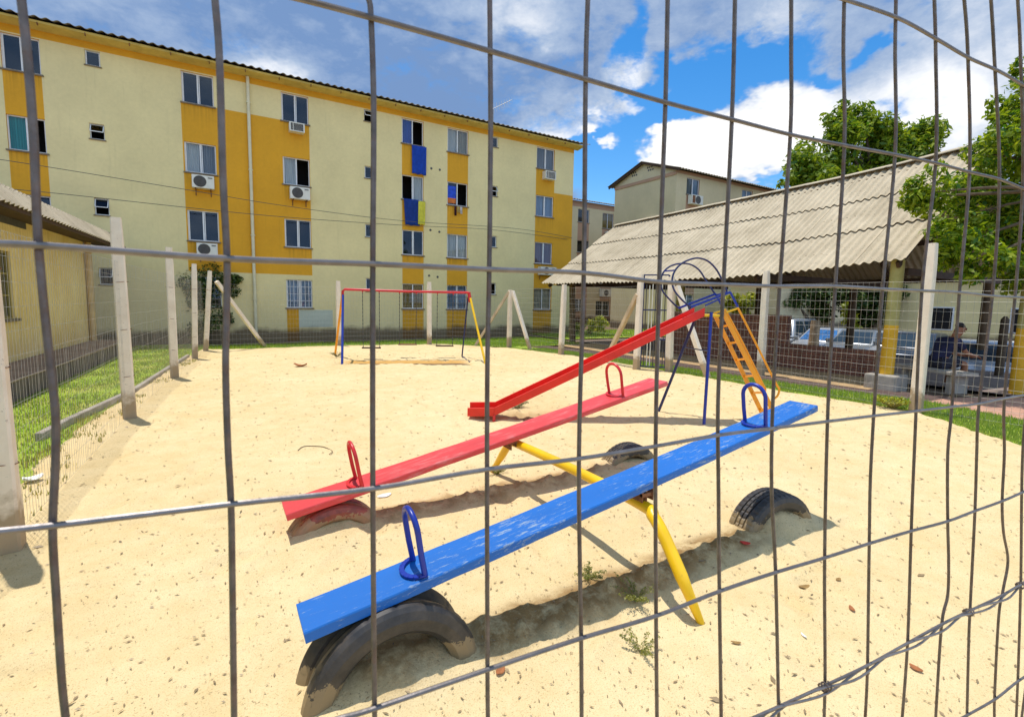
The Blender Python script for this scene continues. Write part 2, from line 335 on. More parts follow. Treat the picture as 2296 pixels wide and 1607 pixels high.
wv=mth('ADD',mth('SUBTRACT',white,dk),mth('MULTIPLY',mth('SUBTRACT',nf,.45),.40))
wv=mth('ADD',wv,mth('MULTIPLY',mth('SUBTRACT',nb,.45),.62))
ccr=N('ShaderNodeValToRGB'); e=ccr.color_ramp.elements; e[0].position=0; e[0].color=(.165,.275,.50,1); e[1].position=.8; e[1].color=(1.05,1.04,1.03,1)
x=ccr.color_ramp.elements.new(.25); x.color=(.36,.46,.63,1); x=ccr.color_ramp.elements.new(.5); x.color=(.72,.76,.83,1)
L(wv,ccr.inputs[0])
bw=N('ShaderNodeMix',data_type='RGBA'); hs=N('ShaderNodeHueSaturation'); hs.inputs['Saturation'].default_value=1.38; hs.inputs['Value'].default_value=1.12; L(sky.outputs[0],hs.inputs['Color'])
# clouds are expressed in the same units as the sky (divided by the background strength)
SKY=.14
cl=N('ShaderNodeMix',data_type='RGBA',blend_type='MULTIPLY'); cl.inputs[0].default_value=1; L(ccr.outputs[0],cl.inputs[6])
def rng_(v,a,b):
    r=N('ShaderNodeMapRange',interpolation_type='SMOOTHSTEP'); r.inputs['From Min'].default_value=a; r.inputs['From Max'].default_value=b; L(v,r.inputs['Value']); return r.outputs[0]
bright=mth('MULTIPLY',rng_(mth('ABSOLUTE',mth('SUBTRACT',az,31)),62,95),mth('SUBTRACT',1,rng_(el,45,66)))      # unseen cloud behind brightened as added fill light; overhead dimmed to deepen ground shadows
over=rng_(el,40,66)
gc=N('ShaderNodeCombineXYZ'); [L(mth('MULTIPLY',mth('SUBTRACT',mth('ADD',1,mth('MULTIPLY',bright,k)),mth('MULTIPLY',over,.5)),1/SKY),gc.inputs[i]) for i,k in enumerate((1.75,1.5,1.1))]; L(gc.outputs[0],cl.inputs[7])
L(cr.outputs[0],bw.inputs[0]); L(hs.outputs[0],bw.inputs[6]); L(cl.outputs[2],bw.inputs[7])
bg=N('ShaderNodeBackground'); bg.inputs['Strength'].default_value=SKY; L(bw.outputs[2],bg.inputs[0])
wo=N('ShaderNodeOutputWorld'); L(bg.outputs[0],wo.inputs[0])
sl=bpy.data.lights.new('sun','SUN'); sl.energy=3.65; sl.angle=R(.5); sl.color=(1,.955,.88); so=bpy.data.objects.new('sun',sl); col.objects.link(so)
so.rotation_euler=SUN.to_track_quat('Z','Y').to_euler(); so.location=(0,0,30)
vs=scene.view_settings; vs.view_transform='Standard'; vs.look='None'; vs.exposure=.24; vs.gamma=1
scene.cycles.max_bounces=8; scene.cycles.transparent_max_bounces=12
# ------------------------------------------------------------------ ground
def line_x(pts,y):      # piecewise-linear x(y)
    for (x0,y0),(x1,y1) in zip(pts,pts[1:]):
        if y<=y1: return x0+(x1-x0)*(y-y0)/(y1-y0)
    return pts[-1][0]
LEFT=[(-1.5,-3.),(-1.5,5.3),(-1.45,7.9),(-1.2,10.),(-.72,15.3),(-.4,17.2)]
RB=[(10.3,-3),(10.2,2.2),(10.65,3.5),(10.35,5.1),(10.25,6),(10.2,8.6),(10.1,12),(9.6,14.9)]
RIGHT=[(6.8,-3.),(7.2,.4),(8.16,1.7),(8.8,2.45),(9.3,3.15),(9.36,4.),(9.3,6.),(9.25,8.6),(9.2,12.),(8.7,14.9),(6.7,16.9),(6.5,17.4)]
POLY=[(x,y) for x,y in LEFT]+[(3.5,17.25)]+[(x,y) for x,y in RIGHT[::-1][1:]]
def sdist(x,y):
    ins=False; d=1e9; n=len(POLY)
    for i in range(n):
        x0,y0=POLY[i]; x1,y1=POLY[(i+1)%n]
        if (y0>y)!=(y1>y) and x<(x1-x0)*(y-y0)/(y1-y0)+x0: ins=not ins
        dx,dy=x1-x0,y1-y0; tt=max(0,min(1,((x-x0)*dx+(y-y0)*dy)/(dx*dx+dy*dy))); d=min(d,math.hypot(x-x0-tt*dx,y-y0-tt*dy))
    return d if ins else -d
TYRES=[(.62,1.97,.0),(3.47,1.98,-.06),(.66,3.47,-.13),(3.46,3.5,-.12)]
TA=V((2.7,12.6)); TB=V((5.55,11.45)); TD=(TB-TA).normalized(); TL=(TB-TA).length; TN=V((-TD.y,TD.x))
def sand_h(x,y):
    h=.03*fbm(x*.5,y*.5,1.)+.012*fbm(x*2.3,y*2.3,5.)
    soil=0.; damp=0.
    if -.3<x<4.6 and .9<y<4.6:
        for i,(tx,ty,tz) in enumerate(TYRES):      # sand kicked up inside and around the tyres
            d=math.hypot((x-tx)/.27,(y-ty+.03)/.20); h+=((.10,.11,.06,.015)[i])*math.exp(-d**2.2)*(1+.25*fbm(x*14,y*14,2))
            d2=math.hypot((x-tx)/.55,(y-ty)/.32); h+=.025*math.exp(-d2*d2*.8)
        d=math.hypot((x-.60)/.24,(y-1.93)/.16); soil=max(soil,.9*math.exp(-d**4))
        for yy,a in ((1.91,1.),(3.41,.75)):        # loose ridge of turned sand along each plank; its tint also deepens the shadow
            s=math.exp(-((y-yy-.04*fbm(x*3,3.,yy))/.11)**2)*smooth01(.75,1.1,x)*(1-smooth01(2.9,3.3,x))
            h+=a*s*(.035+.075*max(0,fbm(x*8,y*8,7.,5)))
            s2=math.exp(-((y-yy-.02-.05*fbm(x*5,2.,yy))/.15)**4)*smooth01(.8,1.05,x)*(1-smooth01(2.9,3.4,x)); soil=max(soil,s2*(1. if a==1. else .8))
    if 2<x<6.5 and 10.5<y<13.8:
        p=V((x,y))-TA; s=p.dot(TD); q=p.dot(TN)+.09*fbm(s*1.6,3.3,1.)+.03*fbm(s*6,1.3,1.)
        e=smooth01(-.25,.25,s)*(1-smooth01(TL-.25,TL+.25,s))
        near=smooth01(-.62,-.45,q); far=1-smooth01(.0,.42,q)
        h-=.25*e*near*far; h+=.03*e*math.exp(-((q+.66)/.14)**2)*(1+.6*math.exp(-((s-1.5)/.35)**2))
        damp=e*smooth01(-.5,-.1,q)*(1-smooth01(.38,.5,q))
    if 2.9<x<5.6 and 4.2<y<6.6:
        p=V((x-4.05,y-5.55)); q=abs(p.x*.5+p.y*.866); s=p.x*.866-p.y*.5
        k=math.exp(-(q/.2)**4)*math.exp(-((s+.2)/.6)**4)*(.75+.5*fbm(x*6,y*6,4)); h-=.05*k+.03*k*fbm(x*11,y*11,6); soil=max(soil,.8*k)
    return h,damp,soil
DENT=[(random.uniform(-1,8.8),random.uniform(.8,14.5),random.uniform(0,3.14),random.uniform(.05,.09),random.uniform(.010,.028)) for _ in range(650)]
DG={}
for d_ in DENT:
    for a_ in (-1,0,1):
        for b_ in (-1,0,1): DG.setdefault((int(d_[0]//.5)+a_,int(d_[1]//.5)+b_),[]).append(d_)
def dents(x,y):       # footprints
    h=0.
    for (dx,dy,an,r,dp) in DG.get((int(x//.5),int(y//.5)),()):
        u=(x-dx)*math.cos(an)+(y-dy)*math.sin(an); v_=-(x-dx)*math.sin(an)+(y-dy)*math.cos(an); q=(u/(2.0*r))**2+(v_/r)**2
        if q<6: h+=-dp*math.exp(-q*q)+dp*.45*math.exp(-(q-1.9)**2*1.5)
    return h
xs=np.concatenate([np.arange(-2.4,-.6,.06),np.arange(-.6,4.6,.032),np.arange(4.6,10.2,.08)])
ys=np.concatenate([np.arange(-3,.8,.12),np.arange(.8,4.4,.032),np.arange(4.4,18.,.085)])
nx,ny=len(xs),len(ys); SD=np.zeros((nx,ny)); vv=np.zeros((nx,ny,3),np.float32); dm=np.zeros((nx,ny),np.float32); sl2=np.zeros((nx,ny),np.float32)
for i,x in enumerate(xs):
    for j,y in enumerate(ys):
        s=sdist(x,y)+.07*fbm(x*1.7,y*1.7,9.); SD[i,j]=s
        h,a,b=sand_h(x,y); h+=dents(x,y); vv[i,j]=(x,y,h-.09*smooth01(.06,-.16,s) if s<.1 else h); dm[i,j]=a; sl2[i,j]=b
idx=np.arange(nx*ny).reshape(nx,ny)
keep=(SD[:-1,:-1]>-.3)&(SD[1:,1:]>-.3)
q=np.stack([idx[:-1,:-1],idx[1:,:-1],idx[1:,1:],idx[:-1,1:]],-1)[keep]
used=np.unique(q); rm=np.full(nx*ny,-1); rm[used]=np.arange(len(used))
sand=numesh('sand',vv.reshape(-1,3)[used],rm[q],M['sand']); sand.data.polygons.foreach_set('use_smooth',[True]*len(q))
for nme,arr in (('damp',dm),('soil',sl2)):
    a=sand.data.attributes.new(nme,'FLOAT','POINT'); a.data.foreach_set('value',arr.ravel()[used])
tag(sand,kind='structure')
def hz(x,y): return sand_h(x,y)[0]+dents(x,y)
b=MB()
gx=[-300,-60,-20,0,10,12,16,18.8,19.5,22,40,80,300]; gy=[-300,-40,-10,0,6,12,18,22,30,60,300]
b.grid(lambda i,j:(gx[i],gy[j],-.07-(.66*smooth01(18.8,19.6,gx[i]) if gy[j]<17 else 0)),len(gx),len(gy))
tag(b.build('ground',M['soil']),kind='structure')
def strip(name,mat,left,right,z,kind='structure',nz=.0):
    b=MB(); b.grid(lambda i,j:(*( (left,right)[i][j] ),z),2,len(left),flip=True); return tag(b.build(name,mat),kind=kind)
GL=[(-3.4,-3),(-3.3,5),(-2.95,10),(-2.3,16.3),(-2.2,19.6)]
tl=[(line_x(LEFT,y)+.02,y) for _,y in GL[:-1]]+[(-.6,19.6)]
strip('left_lawn',M['turf'],GL,tl,-.025)
b=MB(); b.face([(-.62,16.9,-.026),(3.5,17.0,-.026),(6.6,16.8,-.026),(8.6,14.95,-.026),(12.3,14.95,-.026),(12.3,18.6,-.026),(-.62,18.6,-.026)]); tag(b.build('back_lawn',M['turf']),kind='structure')
YL=[-3,-1,.4,1.1,1.7,2.2,2.6,3.1,3.5,4.2,5.1,6,7.3,8.6,10,12,13.5,14.9]
b=MB(); b.grid(lambda i,j:(line_x(RIGHT,YL[j])-.05 if i==0 else line_x(RB,YL[j]),YL[j],-.024),2,len(YL),flip=True); tag(b.build('right_lawn',M['turf']),kind='structure')
b=MB(); b.grid(lambda i,j:(line_x(RB,YL[j])-.02 if i==0 else line_x(RB,YL[j])+1.0,YL[j],-.03),2,len(YL),flip=True); tag(b.build('gutter',M['gutter']),kind='structure')
b=MB(); b.face([(10.28,-3,-.015),(12.8,-3,-.015),(12.8,2.9,-.015),(11.4,3.45,-.015),(10.64,3.48,-.015),(10.2,2.2,-.015)]); tag(b.build('footpath',M['paving']),kind='structure')
b=MB(); b.face([(11.1,4.6,-.026),(12.85,4.6,-.01),(12.85,15,-.01),(11.0,15,-.026)]); tag(b.build('soil_strip',M['tan_soil']),kind='structure')
b=MB(); b.face([(12.85,-3,-.006),(18.9,-3,-.006),(18.9,16.4,-.006),(12.85,16.4,-.006)]); tag(b.build('pavilion_floor',M['slab']),kind='structure')
b=MB(); b.face([(19.7,-30,-.72),(29,-30,-.72),(29,16.8,-.72),(19.7,16.8,-.72)]); tag(b.build('parking_lot',M['asphalt']),kind='structure')
b=MB(); b.face([(13.2,17.2,-.02),(40,17.2,-.02),(40,20.0,-.02),(16,22.5,-.02),(16.2,31.,-.02),(13.2,18.8,-.02)]); tag(b.build('courtyard_lawn',M['turf']),kind='structure')
# kerb along the left lawn
b=MB(); K=[(-1.72,7.2),(-1.62,7.92),(-1.2,10.),(-.9,13),(-.66,15.3)]
for p,q2 in zip(K,K[1:]): b.bar((p[0],p[1],0.),(q2[0],q2[1],0.),.13,.075)
tag(b.build('kerb_strip',M['grey_conc'],bevel=.012),kind='structure')
# grass blades
def blades(name,pts,mat,h=(.03,.08),wd=.006,lean=.5):
    pts=np.asarray(pts); n=len(pts); a=rng.uniform(0,2*np.pi,n); hh=rng.uniform(*h,n); la=rng.uniform(0,2*np.pi,n); ll=rng.uniform(.1,lean,n)*hh
    dx=np.cos(a)*wd*rng.uniform(.7,1.4,n); dy=np.sin(a)*wd
    tip=np.stack([pts[:,0]+np.cos(la)*ll,pts[:,1]+np.sin(la)*ll,pts[:,2]+hh],1)
    b0=np.stack([pts[:,0]-dx,pts[:,1]-dy,pts[:,2]-.01],1); b1=np.stack([pts[:,0]+dx,pts[:,1]+dy,pts[:,2]-.01],1)
    vs_=np.stack([b0,b1,tip],1).reshape(-1,3); return tag(numesh(name,vs_,np.arange(3*n).reshape(-1,3),mat),kind='stuff')
def scatter(n,x0,x1,y0,y1,fn):
    out=[]
    while len(out)<n:
        x=random.uniform(x0,x1);y=random.uniform(y0,y1)
        if fn(x,y): out.append((x,y,-.022))
    return out
def lf(x,y): return line_x(GL,y)+.03<x<line_x(LEFT,y)+.05+.12*fbm(x*2,y*2,3) and mnoise.noise(V((x*1.3,y*1.3,0)))+.7>random.random()
P1=scatter(26000,-3.4,-.4,2.5,19.2,lf)
blades('grass',P1[:15000],M['grass'],(.02,.06),.006); blades('dry_grass',P1[15000:],M['grass_dry'],(.015,.05),.006)
P2=[p for p in scatter(16000,-.6,12.3,14.9,18.6,lambda x,y: sdist(x,y)<.05+.1*fbm(x*2,y*2))]
blades('grass',P2,M['grass'],(.04,.10),.012)
P3=scatter(34000,7.4,10.75,.4,14.,lambda x,y: line_x(RIGHT,y)-.06+.12*fbm(x*2,y*2,4)<x<line_x(RB,y)+.05*fbm(x*3,y*3,5))
blades('grass',P3,M['grass'],(.02,.07),.008)
P4=scatter(9000,13.4,26,17.3,22,lambda x,y:True); blades('grass',P4,M['grass'],(.05,.12),.02)
# thin tufts escaping on the sand edge
P5=scatter(1500,-1.6,-.4,4.,16.,lambda x,y: -.15<sdist(x,y)<.35 and fbm(x*2.5,y*2.5,8.)>.1); blades('grass',[(x,y,hz(x,y)) for x,y,z in P5],M['grass_dry'],(.02,.06),.006)
# litter on the sand
n=0; LV=[];LF=[]
while n<8000:
    d=random.random()**1.6*15+.7; a=hd+R(random.uniform(-50,50)); x=math.sin(a)*d; y=math.cos(a)*d
    if sdist(x,y)<.1 or y<.45: continue
    s=random.uniform(.002,.0058)*(1+.28*d) if random.random()<.97 else random.uniform(.008,.016)*(1+.1*d); el_=random.uniform(.8,3.); an=random.uniform(0,6.28); ca,sa=math.cos(an)*s*el_*.6,math.sin(an)*s*el_*.6
    z=hz(x,y)+.005; t1=random.uniform(0,.5)*s; bb=len(LV)
    LV+=[(x-ca,y-sa,z),(x+sa*.35,y-ca*.35,z+t1),(x+ca,y+sa,z+t1*.6),(x-sa*.35,y+ca*.35,z)]; LF.append((bb,bb+1,bb+2,bb+3)); n+=1
tag(numesh('leaf_litter',LV,LF,M['litter']),kind='stuff')
# ------------------------------------------------------------------ wire fence right in front of the camera
FN=V((math.sin(R(5.15)),math.cos(R(5.15)),0)); FA=V((FN.y,-FN.x,0)); FD=.2025
def onfence(x,y,off=0.): d=ray(x,y); return CAM+d*((FD+off)/d.dot(FN))
VW=[[(48,0),(62,130),(75,300),(80,420),(86,548),(102,720),(120,880),(125,950),(124,1050),(118,1190),(127,1350),(138,1520),(147,1607)],
[(482,0),(492,130),(500,400),(509,580),(508,700),(506,830),(511,1000),(518,1130),(521,1300),(525,1607)],
[(827,0),(832,40),(838,250),(836,590),(836,1095),(840,1607)],
[(1098,0),(1099,115),(1100,300),(1097,602),(1093,800),(1092,1050),(1093,1500),(1094,1607)],
[(1318,0),(1313,178),(1309,610),(1298,1030),(1303,1430),(1304,1607)],
[(1497,0),(1492,230),(1478,630),(1470,1000),(1471,1380),(1473,1607)],
[(1648,0),(1641,268),(1622,640),(1610,897),(1611,1100),(1613,1326),(1617,1607)],
[(1774,0),(1774,120),(1772,304),(1748,642),(1733,897),(1730,1096),(1739,1281),(1746,1607)],
[(1893,0),(1891,120),(1893,333),(1873,640),(1857,897),(1849,1246),(1850,1500),(1848,1607)],
[(2009,0),(2007,120),(2007,345),(1979,648),(1954,1016),(1949,1219),(1945,1495),(1940,1607)],
[(2095,0),(2098,120),(2098,365),(2067,652),(2050,1016),(2043,1193),(2035,1439),(2023,1607)],
[(2162,0),(2170,120),(2174,386),(2151,656),(2134,916),(2125,1016),(2125,1171),(2127,1256),(2125,1333),(2111,1402),(2098,1607)],
[(2222,0),(2229,120),(2241,402),(2225,664),(2195,907),(2190,1016),(2186,1145),(2175,1366),(2172,1440),(2168,1607)],
[(2282,0),(2288,120),(2294,400),(2276,664),(2252,895),(2252,1016),(2247,1123),(2250,1193),(2260,1256),(2249,1322),(2239,1384),(2230,1561),(2230,1620)],
[(2330,0),(2335,200),(2330,500),(2312,800),(2293,1016),(2289,1293),(2283,1500),(2278,1620)]]
HW=[[(1780,-38),(1880,-5),(2011,40),(2100,88),(2172,130),(2240,160),(2296,192),(2340,215)],
[(560,-28),(660,-5),(832,40),(1099,115),(1313,178),(1492,230),(1641,268),(1772,302),(1893,326),(2007,347),(2098,366),(2174,386),(2241,402),(2300,425),(2340,436)],
[(-60,547),(86,550),(509,580),(838,592),(1097,604),(1308,612),(1478,632),(1622,638),(1748,642),(1873,642),(1979,648),(2067,652),(2151,656),(2225,664),(2300,668),(2340,672)],
[(-60,1196),(118,1178),(518,1130),(836,1095),(1092,1052),(1298,1028),(1470,1000),(1612,975),(1733,960),(1852,945),(1952,933),(2050,922),(2134,912),(2195,905),(2252,893),(2300,885),(2340,878)],
[(660,1645),(760,1610),(840,1587),(1093,1500),(1303,1430),(1471,1380),(1613,1325),(1738,1283),(1849,1250),(1949,1218),(2043,1190),(2125,1168),(2186,1145),(2247,1123),(2300,1100),(2340,1082)],
[(1600,1650),(1693,1607),(1747,1583),(1852,1535),(1945,1491),(2035,1441),(2111,1399),(2173,1369),(2243,1336),(2293,1307),(2340,1280)],
[(2080,1650),(2160,1607),(2232,1566),(2283,1526),(2340,1490)]]
def spline(P,k=5):
    out=[]
    for i in range(len(P)-1):
        p0=P[max(i-1,0)];p1=P[i];p2=P[i+1];p3=P[min(i+2,len(P)-1)]
        for j in range(k):
            t=j/k; out.append(p1*.5*2+ (p2-p0)*.5*t+(p0*2-p1*5+p2*4-p3)*.5*t*t+(p1*3-p0-p2*3+p3)*.5*t**3 if True else p1)
    out.append(P[-1]); return out
nf_=empty('wire_mesh_fence',CAM+FN*FD-V((0,0,CAMH)),'close foreground fence of bent galvanised welded wire, spanning the whole view','fence')
WR=.00114
for wv_ in VW:
    P=spline([onfence(*p) for p in wv_],5)
    P=[P[0]+(P[0]-P[1]).normalized()*.35]+P+[P[-1]+(P[-1]-P[-2]).normalized()*.5]
    b=MB(); b.tube(P,WR,8); b.build('vertical_wire',M['galv'],nf_,smooth=True)
S0=(onfence(*VW[0][5])-CAM).dot(FA); S1=(onfence(*VW[-1][5])-CAM).dot(FA)
for k in range(1,15):        # the same fence carries on to both sides
    for s in (S0-.05*k,S1+.05*k):
        b=MB(); b.tube(spline([CAM+FN*FD+FA*(s+.002*fbm(s*31,z*7,3.))+V((0,0,z)) for z in (-.62,-.4,-.2,0,.2,.4,.6)],3),WR,6); b.build('vertical_wire',M['galv'],nf_,smooth=True)
for k,hw in enumerate(HW):
    P=spline([onfence(*p,-WR*1.7) for p in hw],5); P=[P[0]-FA*.75+V((0,0,(P[0]-P[1]).normalized().z*.2))]+P+[P[-1]+FA*.75]
    b=MB(); b.tube(P,WR,8); b.build('horizontal_wire',M['galv_sunlit'],nf_,smooth=True)
for off,ph,rr in ((-.0045,0.,.0009),(-.0035,2.,.0009)):
    P=[]
    for i,p in enumerate(spline([onfence(x,y,-.004) for x,y in HW[5]],5)):
        P.append(p+V((0,0,1))*(-.0035+.0026*math.sin(i*.55+ph))+FN*.002*math.cos(i*.55+ph))
    b=MB(); b.tube(P,rr,6); b.build('tension_wire',M['galv_sunlit'],nf_,smooth=True)
for (x,y) in ((1852,1535),(2173,1369),(2290,1309)):
    c=onfence(x,y,-.003); b=MB(); P=[]
    for i in range(18):
        a=i*.75; P.append(c+V((0,0,1))*(math.cos(a)*.0029-.001)+FN*math.sin(a)*.0032+FA*((i-11)*.00042))
    b.tube(P,.0007,5); b.build('tie_wire',M['galv'],nf_,smooth=True)
# ------------------------------------------------------------------ playground fences
def post(fence,base,top,wd=.13,mat='conc'):
    B=V(base)-V((0,0,.15)); Tp=V(top); n=9; b=MB(); ax=(Tp-B).normalized(); s1=V((.98,.07,0)); s1=(s1-ax*s1.dot(ax)).normalized(); s2=ax.cross(s1)
    rings=[]
    for i in range(n+1):
        f=i/n; c=B.lerp(Tp,f); w_=wd*(1.06-.12*f); ring=[]
        if i==n: w_*=.86
        for (u,v_) in ((-1,-.8),(-.8,-1),(.8,-1),(1,-.8),(1,.8),(.8,1),(-.8,1),(-1,.8)):
            j=1+.05*fbm(u*3+base[0]*9,v_*3+i*.9,base[1]); ring.append(c+s1*u*w_/2*j+s2*v_*w_/2*j)
        if i==n-1: pass
        rings.append(ring)
    for i in range(n):
        for k in range(8): b.face([rings[i][k],rings[i][(k+1)%8],rings[i+1][(k+1)%8],rings[i+1][k]])
    b.face(rings[n]); o=b.build('post',M[mat],fence); bm=bmesh.new(); bm.from_mesh(o.data); bmesh.ops.remove_doubles(bm,verts=bm.verts,dist=1e-4); bm.to_mesh(o.data); bm.free()
    return o
def meshwires(fence,a,bb,h,sv=.05,sh=.15,r=.0014,z0=.02,sag=.0):
    a=V(a);bb=V(bb); Ln=(bb-a).length; d=(bb-a)/Ln; b=MB(); nv=int(Ln/sv); nh=int(h/sh); side=V((-d.y,d.x,0))
    for i in range(nv+1):
        p=a+d*(i*Ln/nv); j=side*.012*fbm(i*.31,a.x,2.)
        b.tube([p+V((0,0,z0))+j,p+V((0,0,h*.5))-j*1.4+d*.006*fbm(i*.4,3.,1.),p+V((0,0,h))+j],r,3,caps=False)
    for k in range(nh+1):
        z=z0+k*(h-z0)/nh; b.tube([a+d*(Ln*t/8)+V((0,0,z+.012*fbm(t*.9,k*1.7,a.y)))+side*.006*fbm(t*.8,k*.8) for t in range(9)],r*1.15,3,caps=False)
    return b
def brace(fence,p,q,wd=.085,mat='conc'):
    b=MB(); b.bar(p,q,wd,wd); b.build('brace',M[mat],fence,bevel=.008)
# left fence
lfence=empty('left_fence',(-1.0,7.9,0),'left wire fence on whitewashed posts beside the lawn and the low yellow house','fence')
lposts=[((-1.165,4.13,0),atD(5,690,3.02)),((-1.0,7.89,0),(-1.03,7.95,2.55)),((-.73,11.49,0),(-.72,11.5,2.5)),((-.5,14.83,0),(-.42,14.83,2.39)),((-.30,16.65,0),(-.1,16.65,2.31))]
lposts[0]=((-1.165,4.13,0),(-1.18,4.14,2.5))
for i,(p,q) in enumerate(lposts): post(lfence,p,q,.135 if i<3 else .125)
b=MB()
pts=[(-1.4,.3,0)]+[p for p,q in lposts]
for p,q in zip(pts,pts[1:]):
    m_=meshwires(lfence,(p[0]-.02,p[1],0),(q[0]-.02,q[1],0),2.0,.055,.16,.0012); o=len(b.v); b.v+=m_.v; b.f+=[tuple(i+o for i in f) for f in m_.f]; b.mi+=m_.mi
b.build('mesh_panel',M['galv_far'],lfence)
brace(lfence,(.05,16.75,2.02),(1.35,17.55,-.05),.10)
for p,q in lposts+[]:
    for z in (.55,1.15,1.75):
        f=z/q[2]; c=V(p).lerp(V(q),f); b=MB(); b.tube([(c.x+.074*math.cos(a)*1.12,c.y+.074*math.sin(a)*1.0,c.z+.01*math.sin(a+p[1])) for a in np.linspace(0,2*math.pi,12,endpoint=False)],.0028,4,closed=True); b.build('tie_wire',M['rust'],lfence)
# back fence
bfence=empty('back_fence',(3.54,17.21,0),'back wire fence on pale posts behind the swings along the grass','fence')
bposts=[((3.54,17.21,0),(3.55,17.21,2.17)),((6.58,16.67,0),(6.57,16.67,2.23)),((8.85,14.85,0),(8.86,14.85,1.99))]
for p,q in bposts: post(bfence,p,q,.14)
brace(bfence,(8.82,14.86,1.93),(7.95,15.75,-.05),.085,'wood_brace'); brace(bfence,(8.93,14.8,1.95),(9.07,13.8,-.05),.10)
b=MB(); pts=[(-.3,16.65,0)]+[p for p,q in bposts]
for p,q in zip(pts,pts[1:]):
    m_=meshwires(bfence,(p[0],p[1]+.09,0),(q[0],q[1]+.09,0),1.95,.10,.15,.0015); o=len(b.v); b.v+=m_.v; b.f+=[tuple(i+o for i in f) for f in m_.f]; b.mi+=m_.mi
b.build('mesh_panel',M['galv_far'],bfence)
# right fence
rfence=empty('right_fence',(9.04,12.05,0),'right wire fence on pale posts between the sand and the tiled shelter','fence')
rposts=[((9.04,12.05,0),(9.1,12.05,2.13)),((8.77,8.61,0),(8.79,8.6,2.29)),((9.28,8.05,0),(9.24,8.07,2.24)),((10.0,6.2,0),(10.0,6.2,2.36)),((9.33,3.19,0),(9.35,3.2,2.585))]
rposts[3]=(tuple(g(1705,838)),None); p=rposts[3][0]; rposts[3]=(p,(p[0]-.03,p[1],2.4))
for i,(p,q) in enumerate(rposts): post(rfence,p,q,.14 if i<4 else .145)
brace(rfence,tuple(atX(1430,660,8.75)),(8.9,9.95,-.05),.10,'wood_brace')
brace(rfence,(9.3,7.95,2.02),tuple(g(1588,850,-.05)),.11)
b=MB(); pts=[(8.85,14.75,0),(9.06,12.05,0),(8.85,8.65,0)]; pts2=[(9.33,8.05,0),(9.4,5.5,0),(9.38,3.19,0),(9.5,.2,0)]
for pp in (pts,pts2):
    for p,q in zip(pp,pp[1:]):
        m_=meshwires(rfence,(p[0]+.08,p[1],0),(q[0]+.08,q[1],0),2.02,.085,.145,.0017); o=len(b.v); b.v+=m_.v; b.f+=[tuple(i+o for i in f) for f in m_.f]; b.mi+=m_.mi
b.build('mesh_panel',M['galv_far'],rfence)
# gate between the two middle posts
gp,gq=V((8.83,8.55,0)),V((9.22,8.12,0)); ga=empty('metal_gate',gp,'narrow metal gate of upright rods between two pale fence posts behind the slide','gate')
gd=(gq-gp); b=MB()
for z in (.08,.75,1.45,2.28): b.bar(gp+V((0,0,z)),gq+V((0,0,z)),.03,.03)
b.bar(gp+V((0,0,.06)),gp+V((0,0,2.28)),.03,.03); b.bar(gq+V((0,0,.06)),gq+V((0,0,2.28)),.03,.03); b.build('gate_frame',M['navy'],ga)
for k in range(1,8):
    b=MB(); p=gp+gd*(k/8); b.bar(p+V((0,0,.1)),p+V((0,0,2.05+.05*fbm(k*2.1,1))),.016,.016); b.build('rod',M['grille'] if k%3==1 else M['white_plastic'],ga)
